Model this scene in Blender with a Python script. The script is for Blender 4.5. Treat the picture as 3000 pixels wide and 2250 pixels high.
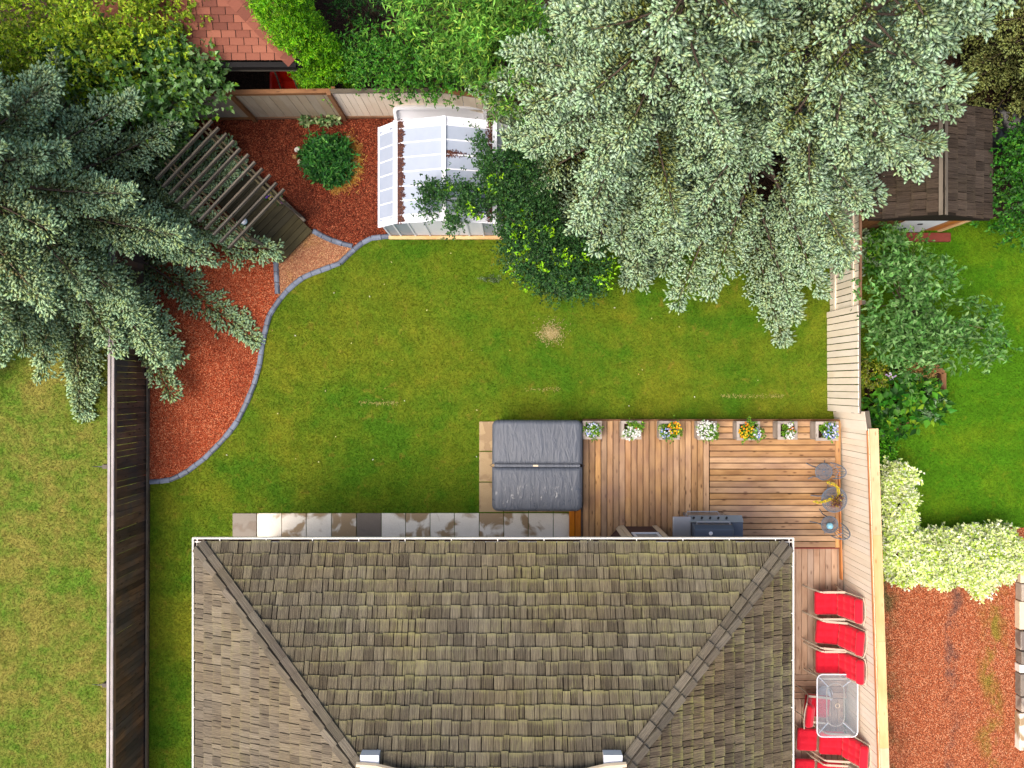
import bpy, math, random
import numpy as np
from mathutils import Vector, Matrix

R = math.radians
random.seed(7)
for o in list(bpy.data.objects):
    bpy.data.objects.remove(o)
SC = bpy.context.scene
COL = SC.collection

# ------------------------------------------------------------------ camera, sky, sun, exposure
CAM_H, FPX = 18.3, 2158.0
cam = bpy.data.cameras.new('camera'); cam.sensor_width = 36.0; cam.lens = FPX / 3000 * 36
cam.clip_end = 1000
camo = bpy.data.objects.new('camera', cam); COL.objects.link(camo)
camo.location = (0, 0, CAM_H); camo.rotation_euler = (0, 0, 0)
SC.camera = camo
SUN_AZ, SUN_EL = R(238), R(62)
wd = bpy.data.worlds.new('World'); SC.world = wd; wd.use_nodes = True
wn = wd.node_tree; bg = wn.nodes['Background']
sky = wn.nodes.new('ShaderNodeTexSky'); sky.sky_type = 'NISHITA'; sky.sun_disc = False
sky.sun_elevation = SUN_EL; sky.sun_rotation = SUN_AZ
sky.air_density = 1.0; sky.dust_density = 6.0; sky.ozone_density = 0.3
wn.links.new(sky.outputs[0], bg.inputs[0]); bg.inputs[1].default_value = 0.15
sl = bpy.data.lights.new('sun', 'SUN'); sl.energy = 1.5; sl.angle = R(50); sl.color = (1.0, 0.94, 0.85)
slo = bpy.data.objects.new('sun', sl); COL.objects.link(slo)
sdir = Vector((math.sin(SUN_AZ) * math.cos(SUN_EL), math.cos(SUN_AZ) * math.cos(SUN_EL), math.sin(SUN_EL)))
slo.rotation_euler = sdir.to_track_quat('Z', 'Y').to_euler(); slo.location = (0, 0, 30)
vs = SC.view_settings
vs.view_transform = 'Standard'; vs.look = 'None'; vs.gamma = 1.0; vs.use_curve_mapping = False
vs.exposure = 0.8
SC.render.engine = 'CYCLES'
SC.cycles.use_denoising = True
SC.cycles.max_bounces = 6; SC.cycles.transparent_max_bounces = 8
SC.cycles.diffuse_bounces = 3

# ------------------------------------------------------------------ helpers
def W(x, y, h=0.0):
    """photo pixel -> place on the level h metres above the ground"""
    d = (CAM_H - h) / FPX
    return Vector(((x - 1500) * d, -(y - 1125) * d, h))

def lin(r, g, b, k=0.83):
    f = lambda c: ((c / 255 + .055) / 1.055) ** 2.4 if c / 255 > .04045 else c / 255 / 12.92
    return (f(r) * k, f(g) * k, f(b) * k, 1.0)

WM = {}
def wm(o):
    return WM.get(o.name, Matrix.Identity(4)) if o else Matrix.Identity(4)
def link(o, parent=None, mat=Matrix.Identity(4)):
    COL.objects.link(o)
    o.parent = parent
    o.matrix_basis = wm(parent).inverted() @ mat if parent else mat
    WM[o.name] = mat
    return o
def tag(o, label=None, cat=None, group=None, kind=None):
    if label: o['label'] = label
    if cat: o['category'] = cat
    if group: o['group'] = group
    if kind: o['kind'] = kind
    return o
def thing(name, label, cat, loc=(0, 0, 0), rz=0, group=None):
    o = bpy.data.objects.new(name, None); o.empty_display_size = .2
    link(o, None, Matrix.Translation(Vector(loc)) @ Matrix.Rotation(rz, 4, 'Z'))
    return tag(o, label, cat, group)
def copy_tree(o, parent=None, mat=None):
    c = o.copy(); COL.objects.link(c); c.parent = parent
    if mat is not None:
        c.matrix_basis = mat; WM[c.name] = mat
    else:
        WM[c.name] = wm(parent) @ o.matrix_basis
    for ch in list(o.children):
        copy_tree(ch, c)
    return c

class MB:
    def __init__(s): s.v = []; s.f = []
    def add(s, vs_, fs):
        k = len(s.v); s.v += [tuple(p) for p in vs_]; s.f += [tuple(i + k for i in f) for f in fs]
        return s
    def box(s, x0, x1, y0, y1, z0, z1, m=None):
        p = [(x0, y0, z0), (x1, y0, z0), (x1, y1, z0), (x0, y1, z0), (x0, y0, z1), (x1, y0, z1), (x1, y1, z1), (x0, y1, z1)]
        if m is not None: p = [m @ Vector(q) for q in p]
        return s.add(p, [(3, 2, 1, 0), (4, 5, 6, 7), (0, 1, 5, 4), (1, 2, 6, 5), (2, 3, 7, 6), (3, 0, 4, 7)])
    def bar(s, a, b, w, h, up=(0, 0, 1)):
        return s.box(0, (Vector(b) - Vector(a)).length, -w / 2, w / 2, -h / 2, h / 2, frame(a, b, up))
    def tube(s, pts, rad, n=8, cap=True, closed=False):
        pts = [Vector(p) for p in pts]; m = len(pts)
        rs = rad if isinstance(rad, (list, tuple)) else [rad] * m
        k = len(s.v); ref = None
        for i, p in enumerate(pts):
            if closed: t = (pts[(i + 1) % m] - pts[i - 1])
            else: t = (pts[min(i + 1, m - 1)] - pts[max(i - 1, 0)])
            t = t.normalized() if t.length > 1e-9 else Vector((0, 0, 1))
            if ref is None:
                ref = t.cross(Vector((0, 0, 1)))
                if ref.length < .05: ref = t.cross(Vector((1, 0, 0)))
            ref = (ref - t * ref.dot(t))
            ref = ref.normalized() if ref.length > 1e-6 else t.orthogonal().normalized()
            q = t.cross(ref)
            for j in range(n):
                a = 2 * math.pi * j / n
                s.v.append(tuple(p + (ref * math.cos(a) + q * math.sin(a)) * rs[i]))
        for i in range(m if closed else m - 1):
            i2 = (i + 1) % m
            for j in range(n):
                j2 = (j + 1) % n
                s.f.append((k + i * n + j, k + i * n + j2, k + i2 * n + j2, k + i2 * n + j))
        if cap and not closed:
            s.f.append(tuple(k + j for j in range(n - 1, -1, -1)))
            s.f.append(tuple(k + (m - 1) * n + j for j in range(n)))
        return s
    def lathe(s, prof, n=16, c=(0, 0, 0)):
        k = len(s.v); m = len(prof)
        for r, z in prof:
            for j in range(n):
                a = 2 * math.pi * j / n
                s.v.append((c[0] + r * math.cos(a), c[1] + r * math.sin(a), c[2] + z))
        for i in range(m - 1):
            for j in range(n):
                j2 = (j + 1) % n
                s.f.append((k + i * n + j, k + i * n + j2, k + (i + 1) * n + j2, k + (i + 1) * n + j))
        s.f.append(tuple(k + (m - 1) * n + j for j in range(n)))
        s.f.append(tuple(k + j for j in range(n - 1, -1, -1)))
        return s
    def prism(s, poly, z0, z1):
        n = len(poly)
        v = [(p[0], p[1], z0) for p in poly] + [(p[0], p[1], z1) for p in poly]
        f = [tuple(range(n - 1, -1, -1)), tuple(range(n, 2 * n))]
        f += [(i, (i + 1) % n, n + (i + 1) % n, n + i) for i in range(n)]
        return s.add(v, f)
    def mesh(s, name, mat=None, smooth=False):
        me = bpy.data.meshes.new(name); me.from_pydata(s.v, [], s.f)
        if smooth: me.polygons.foreach_set('use_smooth', [True] * len(me.polygons))
        if mat: me.materials.append(mat)
        me.update(); return me
    def build(s, name, mat, parent=None, local=False, smooth=False, bevel=0):
        """vertices are world places, or local to the parent's frame when local"""
        if not local and parent is not None:
            inv = wm(parent).inverted(); s.v = [tuple(inv @ Vector(p)) for p in s.v]
        o = bpy.data.objects.new(name, s.mesh(name, mat, smooth))
        link(o, parent, wm(parent))
        if bevel:
            m = o.modifiers.new('bevel', 'BEVEL'); m.width = bevel; m.segments = 2; m.limit_method = 'ANGLE'
        return o

def frame(a, b, up=(0, 0, 1)):
    a, b = Vector(a), Vector(b); x = (b - a).normalized(); u = Vector(up)
    y = u.cross(x)
    if y.length < 1e-4: y = Vector((0, 1, 0)).cross(x)
    y.normalize(); z = x.cross(y)
    return Matrix(((x.x, y.x, z.x, a.x), (x.y, y.y, z.y, a.y), (x.z, y.z, z.z, a.z), (0, 0, 0, 1)))

def board(name, a, b, w, t, mat, parent, up=(0, 0, 1), warp=0.0, sag=0.0):
    """one plank from a to b; w across, t along up; the plank's own x axis runs along the grain"""
    L = (Vector(b) - Vector(a)).length; m = MB(); n = 3 if (warp or sag) else 1
    k = min(w, t) * .12
    for i in range(n + 1):
        u = i / n; dy = warp * math.sin(u * math.pi) ; dz = sag * math.sin(u * math.pi)
        for y, z in ((-w/2 + k, t/2), (w/2 - k, t/2), (w/2, t/2 - k), (w/2, -t/2), (-w/2, -t/2), (-w/2, t/2 - k)):
            m.v.append((u * L, y + dy, z + dz))
    for i in range(n):
        for j in range(6):
            j2 = (j + 1) % 6; m.f.append((i*6+j, (i+1)*6+j, (i+1)*6+j2, i*6+j2))
    m.f.append(tuple(range(6))); m.f.append(tuple(n * 6 + j for j in (5, 4, 3, 2, 1, 0)))
    o = bpy.data.objects.new(name, m.mesh(name, mat)); link(o, parent, frame(a, b, up)); return o

def npmesh(name, V, F, mat, col=None, parent=None, smooth=False, mtx=None):
    me = bpy.data.meshes.new(name)
    V = np.asarray(V, np.float32); F = np.asarray(F, np.int32); nf, k = F.shape
    me.vertices.add(len(V)); me.vertices.foreach_set('co', V.ravel())
    me.loops.add(nf * k); me.loops.foreach_set('vertex_index', F.ravel())
    me.polygons.add(nf); me.polygons.foreach_set('loop_start', np.arange(0, nf * k, k, dtype=np.int32))
    if smooth: me.polygons.foreach_set('use_smooth', np.ones(nf, bool))
    if col is not None:
        at = me.color_attributes.new('Col', 'FLOAT_COLOR', 'POINT')
        c = np.ones((len(V), 4), np.float32); c[:, :3] = col; at.data.foreach_set('color', c.ravel())
    me.materials.append(mat); me.update(calc_edges=True)
    o = bpy.data.objects.new(name, me)
    link(o, parent, mtx if mtx is not None else wm(parent)); return o

def inpoly(P, poly):
    x, y = P[:, 0], P[:, 1]; r = np.zeros(len(P), bool); n = len(poly); j = n - 1
    for i in range(n):
        xi, yi = poly[i][0], poly[i][1]; xj, yj = poly[j][0], poly[j][1]
        r ^= ((yi > y) != (yj > y)) & (x < (xj - xi) * (y - yi) / (yj - yi + 1e-12) + xi); j = i
    return r

# ------------------------------------------------------------------ materials
class NT:
    def __init__(s, name):
        s.m = bpy.data.materials.new(name); s.m.use_nodes = True; s.t = s.m.node_tree
        s.b = s.t.nodes['Principled BSDF']; s.out = s.t.nodes['Material Output']
    def n(s, k, **kw):
        x = s.t.nodes.new(k)
        for a, b in kw.items(): setattr(x, a, b)
        return x
    def set(s, sock, v):
        if hasattr(v, 'is_linked') or isinstance(v, bpy.types.NodeSocket): s.t.links.new(v, sock)
        else: sock.default_value = v
    def pos(s): return s.n('ShaderNodeNewGeometry').outputs['Position']
    def island(s): return s.n('ShaderNodeNewGeometry').outputs['Random Per Island']
    def objco(s): return s.n('ShaderNodeTexCoord').outputs['Object']
    def orand(s): return s.n('ShaderNodeObjectInfo').outputs['Random']
    def rnd(s):
        a = s.math('ADD', s.orand(), s.island()); return s.math('FRACT', a)
    def map(s, v, scale=(1, 1, 1), off=None):
        x = s.n('ShaderNodeMapping'); s.set(x.inputs[0], v); x.inputs['Scale'].default_value = scale
        if off is not None: s.set(x.inputs['Location'], off)
        return x.outputs[0]
    def noise(s, v, sc=5, det=3, ro=.55, dist=0):
        x = s.n('ShaderNodeTexNoise'); s.set(x.inputs['Vector'], v); x.inputs['Scale'].default_value = sc
        x.inputs['Detail'].default_value = det; x.inputs['Roughness'].default_value = ro; x.inputs['Distortion'].default_value = dist
        return x.outputs['Fac']
    def voro(s, v, sc=5, feat='F1', out='Distance'):
        x = s.n('ShaderNodeTexVoronoi', feature=feat); s.set(x.inputs['Vector'], v); x.inputs['Scale'].default_value = sc
        return x.outputs[out]
    def ramp(s, fac, stops):
        x = s.n('ShaderNodeValToRGB'); s.set(x.inputs[0], fac); e = x.color_ramp.elements
        while len(e) < len(stops): e.new(.5)
        for i, (p, c) in enumerate(stops):
            e[i].position = p; e[i].color = c if not isinstance(c, (int, float)) else (c, c, c, 1)
        return x.outputs[0]
    def mix(s, fac, a, b, mode='MIX'):
        x = s.n('ShaderNodeMix', data_type='RGBA', blend_type=mode)
        s.set(x.inputs[0], fac); s.set(x.inputs[6], a); s.set(x.inputs[7], b); return x.outputs[2]
    def math(s, op, a, b=0.0, c=None):
        x = s.n('ShaderNodeMath', operation=op); s.set(x.inputs[0], a); s.set(x.inputs[1], b)
        if c is not None: s.set(x.inputs[2], c)
        return x.outputs[0]
    def hsv(s, col, h=.5, sat=1.0, val=1.0):
        x = s.n('ShaderNodeHueSaturation'); s.set(x.inputs['Hue'], h); s.set(x.inputs['Saturation'], sat)
        s.set(x.inputs['Value'], val); s.set(x.inputs['Color'], col); return x.outputs[0]
    def bump(s, h, st=.5, dist=.01):
        x = s.n('ShaderNodeBump'); x.inputs['Strength'].default_value = st; x.inputs['Distance'].default_value = dist
        s.set(x.inputs['Height'], h); s.t.links.new(x.outputs[0], s.b.inputs['Normal'])
    def done(s, col=None, rough=.7, spec=.3, metal=0.0):
        if col is not None: s.set(s.b.inputs['Base Color'], col)
        s.set(s.b.inputs['Roughness'], rough); s.b.inputs['Specular IOR Level'].default_value = spec
        s.b.inputs['Metallic'].default_value = metal; return s.m

def plain(name, col, rough=.6, spec=.3, metal=0, var=.12, sc=9):
    t = NT(name); n = t.noise(t.pos(), sc, 4)
    c = t.hsv(col, .5, 1, t.math('ADD', 1 - var, t.math('MULTIPLY', n, 2 * var)))
    return t.done(c, rough, spec, metal)

def wood(name, a, b, dark, rough=.75, grain=1.0, knots=True, var=.35, blotch=None, bl=(.58, .7)):
    t = NT(name); r = t.orand()
    off = t.n('ShaderNodeCombineXYZ'); t.set(off.inputs[0], t.math('MULTIPLY', r, 37.0)); t.set(off.inputs[1], t.math('MULTIPLY', r, 91.0))
    co = t.map(t.objco(), (1, 1, 1), off.outputs[0])
    g = t.noise(t.map(co, (1.6, 34 * grain, 34 * grain)), 1.0, 5, .6, .6)
    c = t.mix(g, a, b)
    big = t.noise(t.map(co, (1.0, 3, 3)), 1.3, 3)
    c = t.mix(t.ramp(big, [(.40, 0.0), (.7, 0.6)]), c, dark)
    if knots:
        k = t.voro(t.map(co, (3.0, 9, 9)), 1.0)
        c = t.mix(t.ramp(k, [(.08, .9), (.22, 0.0)]), c, t.hsv(dark, .5, 1, .7))
    if blotch is not None:
        k = t.noise(t.map(t.pos(), (1, 1, 1)), .9, 4)
        c = t.mix(t.ramp(k, [(bl[0], 0.0), (bl[1], .7)]), c, blotch)
    v = t.math('ADD', 1 - var / 2, t.math('MULTIPLY', t.math('FRACT', t.math('MULTIPLY', r, 7.13)), var))
    c = t.hsv(c, .5, t.math('ADD', .88, t.math('MULTIPLY', r, .25)), v)
    t.bump(g, .35, .004)
    return t.done(c, rough, .25)

def lawnmat(name, green, yellow, brown, thr=(.45, .62), stripes=0.0, seed=0.0, fs=1.0):
    t = NT(name); p = t.map(t.pos(), (fs, fs, fs), (seed, seed * 2, 0))
    big = t.noise(p, .42, 4, .6, .4); mid = t.noise(p, 1.7, 4, .65); fine = t.noise(p, 28, 3, .7)
    c = t.mix(t.ramp(t.math('ADD', t.math('MULTIPLY', big, .65), t.math('MULTIPLY', mid, .35)), [(thr[0], 0.0), (thr[1], 1.0)]), green, yellow)
    c = t.mix(t.ramp(t.noise(p, 3.2, 5, .7, .5), [(.58, 0.0), (.78, .75)]), c, brown)
    c = t.mix(t.ramp(t.noise(p, .9, 3, .6), [(.5, 0.0), (.75, .5)]), c, t.hsv(green, .49, 1.05, .72))
    if stripes:
        x = t.n('ShaderNodeTexWave', wave_type='BANDS', bands_direction='Y'); t.set(x.inputs['Vector'], p); x.inputs['Scale'].default_value = .62
        x.inputs['Distortion'].default_value = 1.5; x.inputs['Detail Scale'].default_value = .6
        c = t.hsv(c, .5, 1, t.math('ADD', 1 - stripes / 2, t.math('MULTIPLY', x.outputs['Fac'], stripes)))
    v = t.math('ADD', .35, t.math('ADD', t.math('MULTIPLY', fine, .7), t.math('MULTIPLY', t.island(), .6)))
    c = t.hsv(c, t.math('ADD', .492, t.math('MULTIPLY', t.island(), .016)), 1.0, v)
    t.bump(fine, .6, .02)
    return t.done(c, .8, .12)

def chipmat(name, stops, big=None, bigthr=(.5, .7), sc=1.1, rough=.85, strips=()):
    t = NT(name); p = t.pos()
    f = t.math('FRACT', t.math('ADD', t.island(), t.math('MULTIPLY', t.voro(p, 45, 'F1', 'Color'), .95)))
    c = t.ramp(f, stops)
    if big is not None:
        c = t.mix(t.ramp(t.noise(p, sc, 4, .6), [(bigthr[0], 0.0), (bigthr[1], .8)]), c, t.hsv(big, .5, 1, t.math('ADD', .6, t.math('MULTIPLY', f, .8))))
    for (xc, wd2, y_, colr) in strips:
        sp_ = t.n('ShaderNodeSeparateXYZ'); t.t.links.new(p, sp_.inputs[0])
        dx = t.math('ABSOLUTE', t.math('SUBTRACT', t.math('ADD', sp_.outputs[0], t.math('MULTIPLY', t.math('SUBTRACT', t.noise(p, 1.2, 2), .5), .8)), xc))
        f2 = t.math('MULTIPLY', t.ramp(t.math('DIVIDE', dx, wd2 * 2.5), [(.2, 1.0), (1.0, 0.0)]), t.ramp(t.noise(t.map(p, (1, .6, 1)), 1.7, 4, .7), [(.42, 0.0), (.6, .85)]))
        c = t.mix(f2, c, t.hsv(colr, .5, 1, t.math('ADD', .6, t.math('MULTIPLY', f, .8))))
    t.bump(t.voro(p, 45), .8, .02)
    return t.done(c, rough, .15)

def leafmat(name, trans=.3, rough=.55, spec=.25, vary=.25):
    t = NT(name); a = t.n('ShaderNodeAttribute', attribute_name='Col').outputs['Color']
    c = t.hsv(a, t.math('ADD', .49, t.math('MULTIPLY', t.island(), .02)), 1, t.math('ADD', 1 - vary / 2, t.math('MULTIPLY', t.island(), vary)))
    t.done(c, rough, spec)
    if trans:
        tr = t.n('ShaderNodeBsdfTranslucent'); t.t.links.new(c, tr.inputs[0])
        mx = t.n('ShaderNodeMixShader'); mx.inputs[0].default_value = trans
        t.t.links.new(t.b.outputs[0], mx.inputs[1]); t.t.links.new(tr.outputs[0], mx.inputs[2]); t.t.links.new(mx.outputs[0], t.out.inputs[0])
    return t.m

def concrete(name, a, b, stain, lo=.5, hi=.56):
    t = NT(name); p = t.pos(); r = t.orand()
    c = t.mix(t.noise(p, 6, 6, .65), a, b)
    k = t.noise(p, 2.1, 3, .5, .6)
    k = t.math('ADD', k, t.math('MULTIPLY', t.math('SUBTRACT', r, .5), .22))
    f = t.ramp(k, [(lo, 0.0), (hi, .9)])
    c = t.mix(f, c, stain)
    c = t.hsv(c, .5, 1, t.math('ADD', .85, t.math('MULTIPLY', t.noise(p, 40, 3), .3)))
    t.bump(t.noise(p, 60, 4), .25, .003)
    return t.done(c, t.math('SUBTRACT', .85, t.math('MULTIPLY', f, .45)), .35)

MAT = {}
MAT['soil'] = chipmat('soil', [(0, lin(45, 33, 26)), (1, lin(78, 58, 45))])
MAT['lawn'] = lawnmat('lawn', lin(70, 108, 14), lin(116, 122, 26), lin(140, 120, 46), (.40, .64), .06)
MAT['lawn_dry'] = lawnmat('lawn_dry', lin(96, 128, 36), lin(138, 132, 60), lin(142, 114, 64), (.39, .58), 0, 5.0, 2.2)
MAT['lawn_lush'] = lawnmat('lawn_lush', lin(70, 116, 10), lin(112, 134, 18), lin(130, 130, 30), (.48, .74), .08, 11.0)
MAT['mulch'] = chipmat('mulch', [(0, lin(96, 34, 20)), (.35, lin(160, 66, 36)), (.75, lin(198, 96, 58)), (1, lin(230, 160, 118))], lin(130, 54, 34), (.5, .75), .7)
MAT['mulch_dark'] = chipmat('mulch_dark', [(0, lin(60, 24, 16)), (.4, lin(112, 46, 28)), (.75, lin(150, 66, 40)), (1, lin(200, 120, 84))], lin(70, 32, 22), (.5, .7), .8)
MAT['sawdust'] = chipmat('sawdust', [(0, lin(150, 92, 66)), (.5, lin(178, 122, 90)), (1, lin(204, 158, 116))], lin(190, 150, 88), (.52, .7), 1.2)
MAT['red_gravel'] = chipmat('red_gravel', [(0, lin(110, 56, 36)), (.4, lin(164, 86, 52)), (.8, lin(190, 110, 72)), (1, lin(206, 150, 112))], lin(124, 76, 58), (.58, .78), .8, .85, ((11.95, .16, .9, lin(128, 116, 40)), (10.95, .1, .9, lin(104, 78, 70)), (9.2, .18, -4.6, lin(86, 84, 50))))
MAT['deck'] = wood('deck', lin(166, 126, 88), lin(212, 172, 126), lin(112, 76, 50), .62, 1, True, .5, lin(150, 116, 98), (.46, .7))
MAT['deck_low'] = wood('deck_low', lin(176, 144, 120), lin(204, 176, 152), lin(148, 112, 88), .7, 1, True, .25, lin(120, 84, 60), (.58, .72))
MAT['cedar'] = wood('cedar', lin(190, 112, 50), lin(222, 150, 80), lin(150, 78, 30), .6, 1, True, .3)
MAT['cap_wood'] = wood('cap_wood', lin(224, 186, 136), lin(240, 210, 166), lin(210, 160, 110), .7, 1, True, .15)
MAT['brown_wood'] = wood('brown_wood', lin(120, 84, 58), lin(156, 116, 84), lin(88, 56, 38), .75, 1, True, .3)
MAT['cream_paint'] = wood('cream_paint', lin(232, 218, 198, 1), lin(242, 230, 212, 1), lin(222, 206, 184, 1), .6, .5, False, .07)
MAT['taupe_paint'] = wood('taupe_paint', lin(176, 160, 138), lin(190, 176, 154), lin(164, 146, 122), .65, .5, False, .08)
MAT['dark_wood'] = wood('dark_wood', lin(84, 66, 56), lin(132, 106, 88), lin(46, 36, 32), .8, 1, True, .8, lin(70, 72, 78), (.5, .62))
MAT['grey_wood'] = wood('grey_wood', lin(92, 84, 74), lin(128, 118, 104), lin(66, 60, 52), .8, 1, True, .35)
MAT['pale_wood'] = wood('pale_wood', lin(166, 156, 154), lin(198, 190, 188), lin(130, 120, 120), .75, 1, False, .2)
MAT['moss_shade_wood'] = wood('moss_shade_wood', lin(62, 56, 38), lin(92, 84, 58), lin(44, 40, 28), .85, 1, False, .35)  # mossy tone, darkened to hold the shade under the pergola
MAT['planter_wood'] = wood('planter_wood', lin(160, 148, 138), lin(192, 182, 172), lin(120, 106, 96), .8, 1, True, .2)
MAT['white_paint'] = plain('white_paint', lin(240, 242, 250), .45, .4, 0, .04)
MAT['gutter_white'] = plain('gutter_white', lin(240, 236, 226), .4, .4, 0, .05)
MAT['cream_trim'] = plain('cream_trim', lin(226, 206, 176), .6, .3, 0, .06)
MAT['brown_siding'] = plain('brown_siding', lin(92, 70, 66), .7, .2, 0, .1)
MAT['dark'] = plain('dark', lin(26, 24, 25), .7, .2)
MAT['black_plastic'] = plain('black_plastic', lin(34, 34, 38), .35, .5)
MAT['red_paint'] = plain('red_paint', lin(190, 34, 18), .3, .5)
MAT['red_stain'] = plain('red_stain', lin(124, 60, 50), .75, .2, 0, .25)
MAT['grill_steel'] = plain('grill_steel', lin(176, 180, 190), .35, .5, .7, .05)
MAT['grill_lid'] = plain('grill_lid', lin(86, 96, 112), .35, .5, .2, .06)
MAT['cast_iron'] = plain('cast_iron', lin(116, 124, 136), .5, .4, .2, .15)
MAT['chair_frame'] = plain('chair_frame', lin(206, 190, 168), .45, .4, 0, .06)
MAT['blue_glass'] = plain('blue_glass', lin(130, 190, 214), .1, .6, 0, .5, 30)
MAT['stone'] = concrete('stone', lin(158, 142, 126), lin(190, 176, 160), lin(120, 108, 100))
MAT['white_rock'] = concrete('white_rock', lin(226, 218, 202), lin(240, 236, 226), lin(206, 190, 160))
MAT['paver'] = concrete('paver', lin(218, 208, 192, 1), lin(238, 232, 220, 1), lin(158, 128, 86), .46, .56)
MAT['paver_dark'] = concrete('paver_dark', lin(126, 114, 102), lin(142, 130, 118), lin(118, 108, 96))
MAT['paver_tan'] = concrete('paver_tan', lin(170, 144, 106), lin(190, 166, 130), lin(150, 122, 84))
MAT['edging'] = concrete('edging', lin(104, 114, 132), lin(136, 144, 160), lin(90, 98, 114))
MAT['bark'] = wood('bark', lin(84, 70, 60), lin(120, 104, 92), lin(50, 40, 34), .9, .6, False, .2)
MAT['twig'] = plain('twig', lin(132, 116, 98), .85, .15)
MAT['needle'] = leafmat('needle', .12, .7, .15, .22)
MAT['leaf'] = leafmat('leaf', .32, .5, .3, .35)
MAT['petal'] = leafmat('petal', .3, .6, .2, .15)
MAT['soil_dark'] = plain('soil_dark', lin(52, 36, 28), .95, .1, 0, .4, 40)

# greenhouse sheet: twin-wall plastic, milky and partly see-through
t = NT('greenhouse_sheet')
c = t.mix(t.noise(t.pos(), 5, 5, .6), lin(176, 188, 208, .8), lin(198, 208, 226, .8))
x = t.n('ShaderNodeTexWave', bands_direction='X'); t.set(x.inputs['Vector'], t.pos()); x.inputs['Scale'].default_value = 12
c = t.hsv(c, .5, 1, t.math('ADD', .94, t.math('MULTIPLY', x.outputs['Fac'], .08)))
t.done(c, .35, .45)
tr = t.n('ShaderNodeBsdfTranslucent'); tr.inputs[0].default_value = lin(200, 210, 225, .8)
mx = t.n('ShaderNodeMixShader'); mx.inputs[0].default_value = .2
t.t.links.new(t.b.outputs[0], mx.inputs[1]); t.t.links.new(tr.outputs[0], mx.inputs[2]); t.t.links.new(mx.outputs[0], t.out.inputs[0])
MAT['sheet'] = t.m
# glass table top
t = NT('frosted_glass'); t.done(lin(190, 198, 208), .25, .5)
tp = t.n('ShaderNodeBsdfTransparent'); tp.inputs[0].default_value = (.9, .93, .95, 1)
mx = t.n('ShaderNodeMixShader'); mx.inputs[0].default_value = .17
t.t.links.new(tp.outputs[0], mx.inputs[1]); t.t.links.new(t.b.outputs[0], mx.inputs[2]); t.t.links.new(mx.outputs[0], t.out.inputs[0])
MAT['frosted_glass'] = t.m
# window glass
t = NT('window_glass'); t.done(lin(150, 165, 175), .08, .6); MAT['glass'] = t.m
# hot tub vinyl: creases running to the edges, wet patches near the south edge
t = NT('vinyl'); co = t.objco()
sep = t.n('ShaderNodeSeparateXYZ'); t.t.links.new(co, sep.inputs[0])
cr = t.noise(t.map(co, (9, 2.0, 1)), 1.0, 4, .55, 1.2); fine = t.noise(co, 60, 3)
wet = t.math('MULTIPLY', t.ramp(t.noise(t.map(co, (1, .7, 1)), 9.5, 2, .4, .7), [(.58, 0.0), (.61, 1.0)]), t.ramp(t.math('MULTIPLY', sep.outputs[1], -1.0), [(.35, 0.0), (.6, 1.0)]))
c = t.mix(cr, lin(74, 80, 90), lin(98, 104, 116)); c = t.mix(t.math('MULTIPLY', t.noise(co, 1.6, 3), .4), c, lin(92, 94, 100))
t.bump(t.math('ADD', t.math('MULTIPLY', cr, 1.0), t.math('MULTIPLY', fine, .05)), .7, .05)
t.done(c, t.math('SUBTRACT', .52, t.math('MULTIPLY', wet, .4)), .5); MAT['vinyl'] = t.m
# cushions
t = NT('red_fabric'); n = t.noise(t.objco(), 6, 3); fn = t.noise(t.objco(), 160, 2)
c = t.mix(n, lin(206, 6, 34), lin(232, 22, 52)); t.bump(fn, .2, .002); t.done(c, .75, .2)
t.b.inputs['Sheen Weight'].default_value = .35; t.b.inputs['Sheen Tint'].default_value = (1, .75, .75, 1); MAT['red_fabric'] = t.m
# weathered shakes: streaks along the slope, moss and darker weather stains with their own shapes
def shakemat(name, cols, moss, mossamt):
    t = NT(name); r = t.rnd(); p = t.pos()
    off = t.n('ShaderNodeCombineXYZ'); t.set(off.inputs[1], t.math('MULTIPLY', r, 53.0))
    n1 = t.n('ShaderNodeAttribute', attribute_name='UVdir').outputs['Vector']
    g = t.noise(t.map(n1, (1.6, 75, 1), off.outputs[0]), 1.0, 3, .7, .2)
    c = t.ramp(t.math('ADD', t.math('MULTIPLY', g, .85), t.math('MULTIPLY', r, .15)), cols)
    mo = t.noise(p, .8, 4, .7)
    mo2 = t.noise(t.map(n1, (3.0, 60, 1), off.outputs[0]), 1.0, 3, .75)
    sx = t.n('ShaderNodeSeparateXYZ'); t.t.links.new(n1, sx.inputs[0])
    butt = t.ramp(t.math('MULTIPLY', sx.outputs[0], -1.0), [(.0, .12), (.09, 0.0)])
    f = t.ramp(t.math('ADD', t.math('ADD', t.math('MULTIPLY', mo, .45), t.math('MULTIPLY', mo2, .5)), butt), [(.5, 0.0), (.66, mossamt)])
    c = t.mix(f, c, moss)
    dk = t.noise(p, .55, 3, .6)
    c = t.hsv(c, .5, t.ramp(dk, [(.35, .8), (.65, 1.05)]), t.ramp(dk, [(.3, .88), (.6, 1.0)]))
    c = t.hsv(c, .5, 1, t.math('ADD', .86, t.math('MULTIPLY', t.math('FRACT', t.math('MULTIPLY', r, 5.7)), .26)))
    t.bump(g, 1.0, .02)
    return t.done(c, .9, .12)
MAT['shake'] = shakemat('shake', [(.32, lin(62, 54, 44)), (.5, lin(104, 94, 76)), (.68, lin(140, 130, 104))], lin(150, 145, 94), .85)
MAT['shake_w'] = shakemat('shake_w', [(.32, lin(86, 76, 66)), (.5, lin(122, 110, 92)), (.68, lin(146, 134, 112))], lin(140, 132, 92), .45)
MAT['shake_e'] = shakemat('shake_e', [(.32, lin(60, 50, 42)), (.5, lin(102, 88, 70)), (.68, lin(134, 120, 94))], lin(148, 146, 82), .75)
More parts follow.
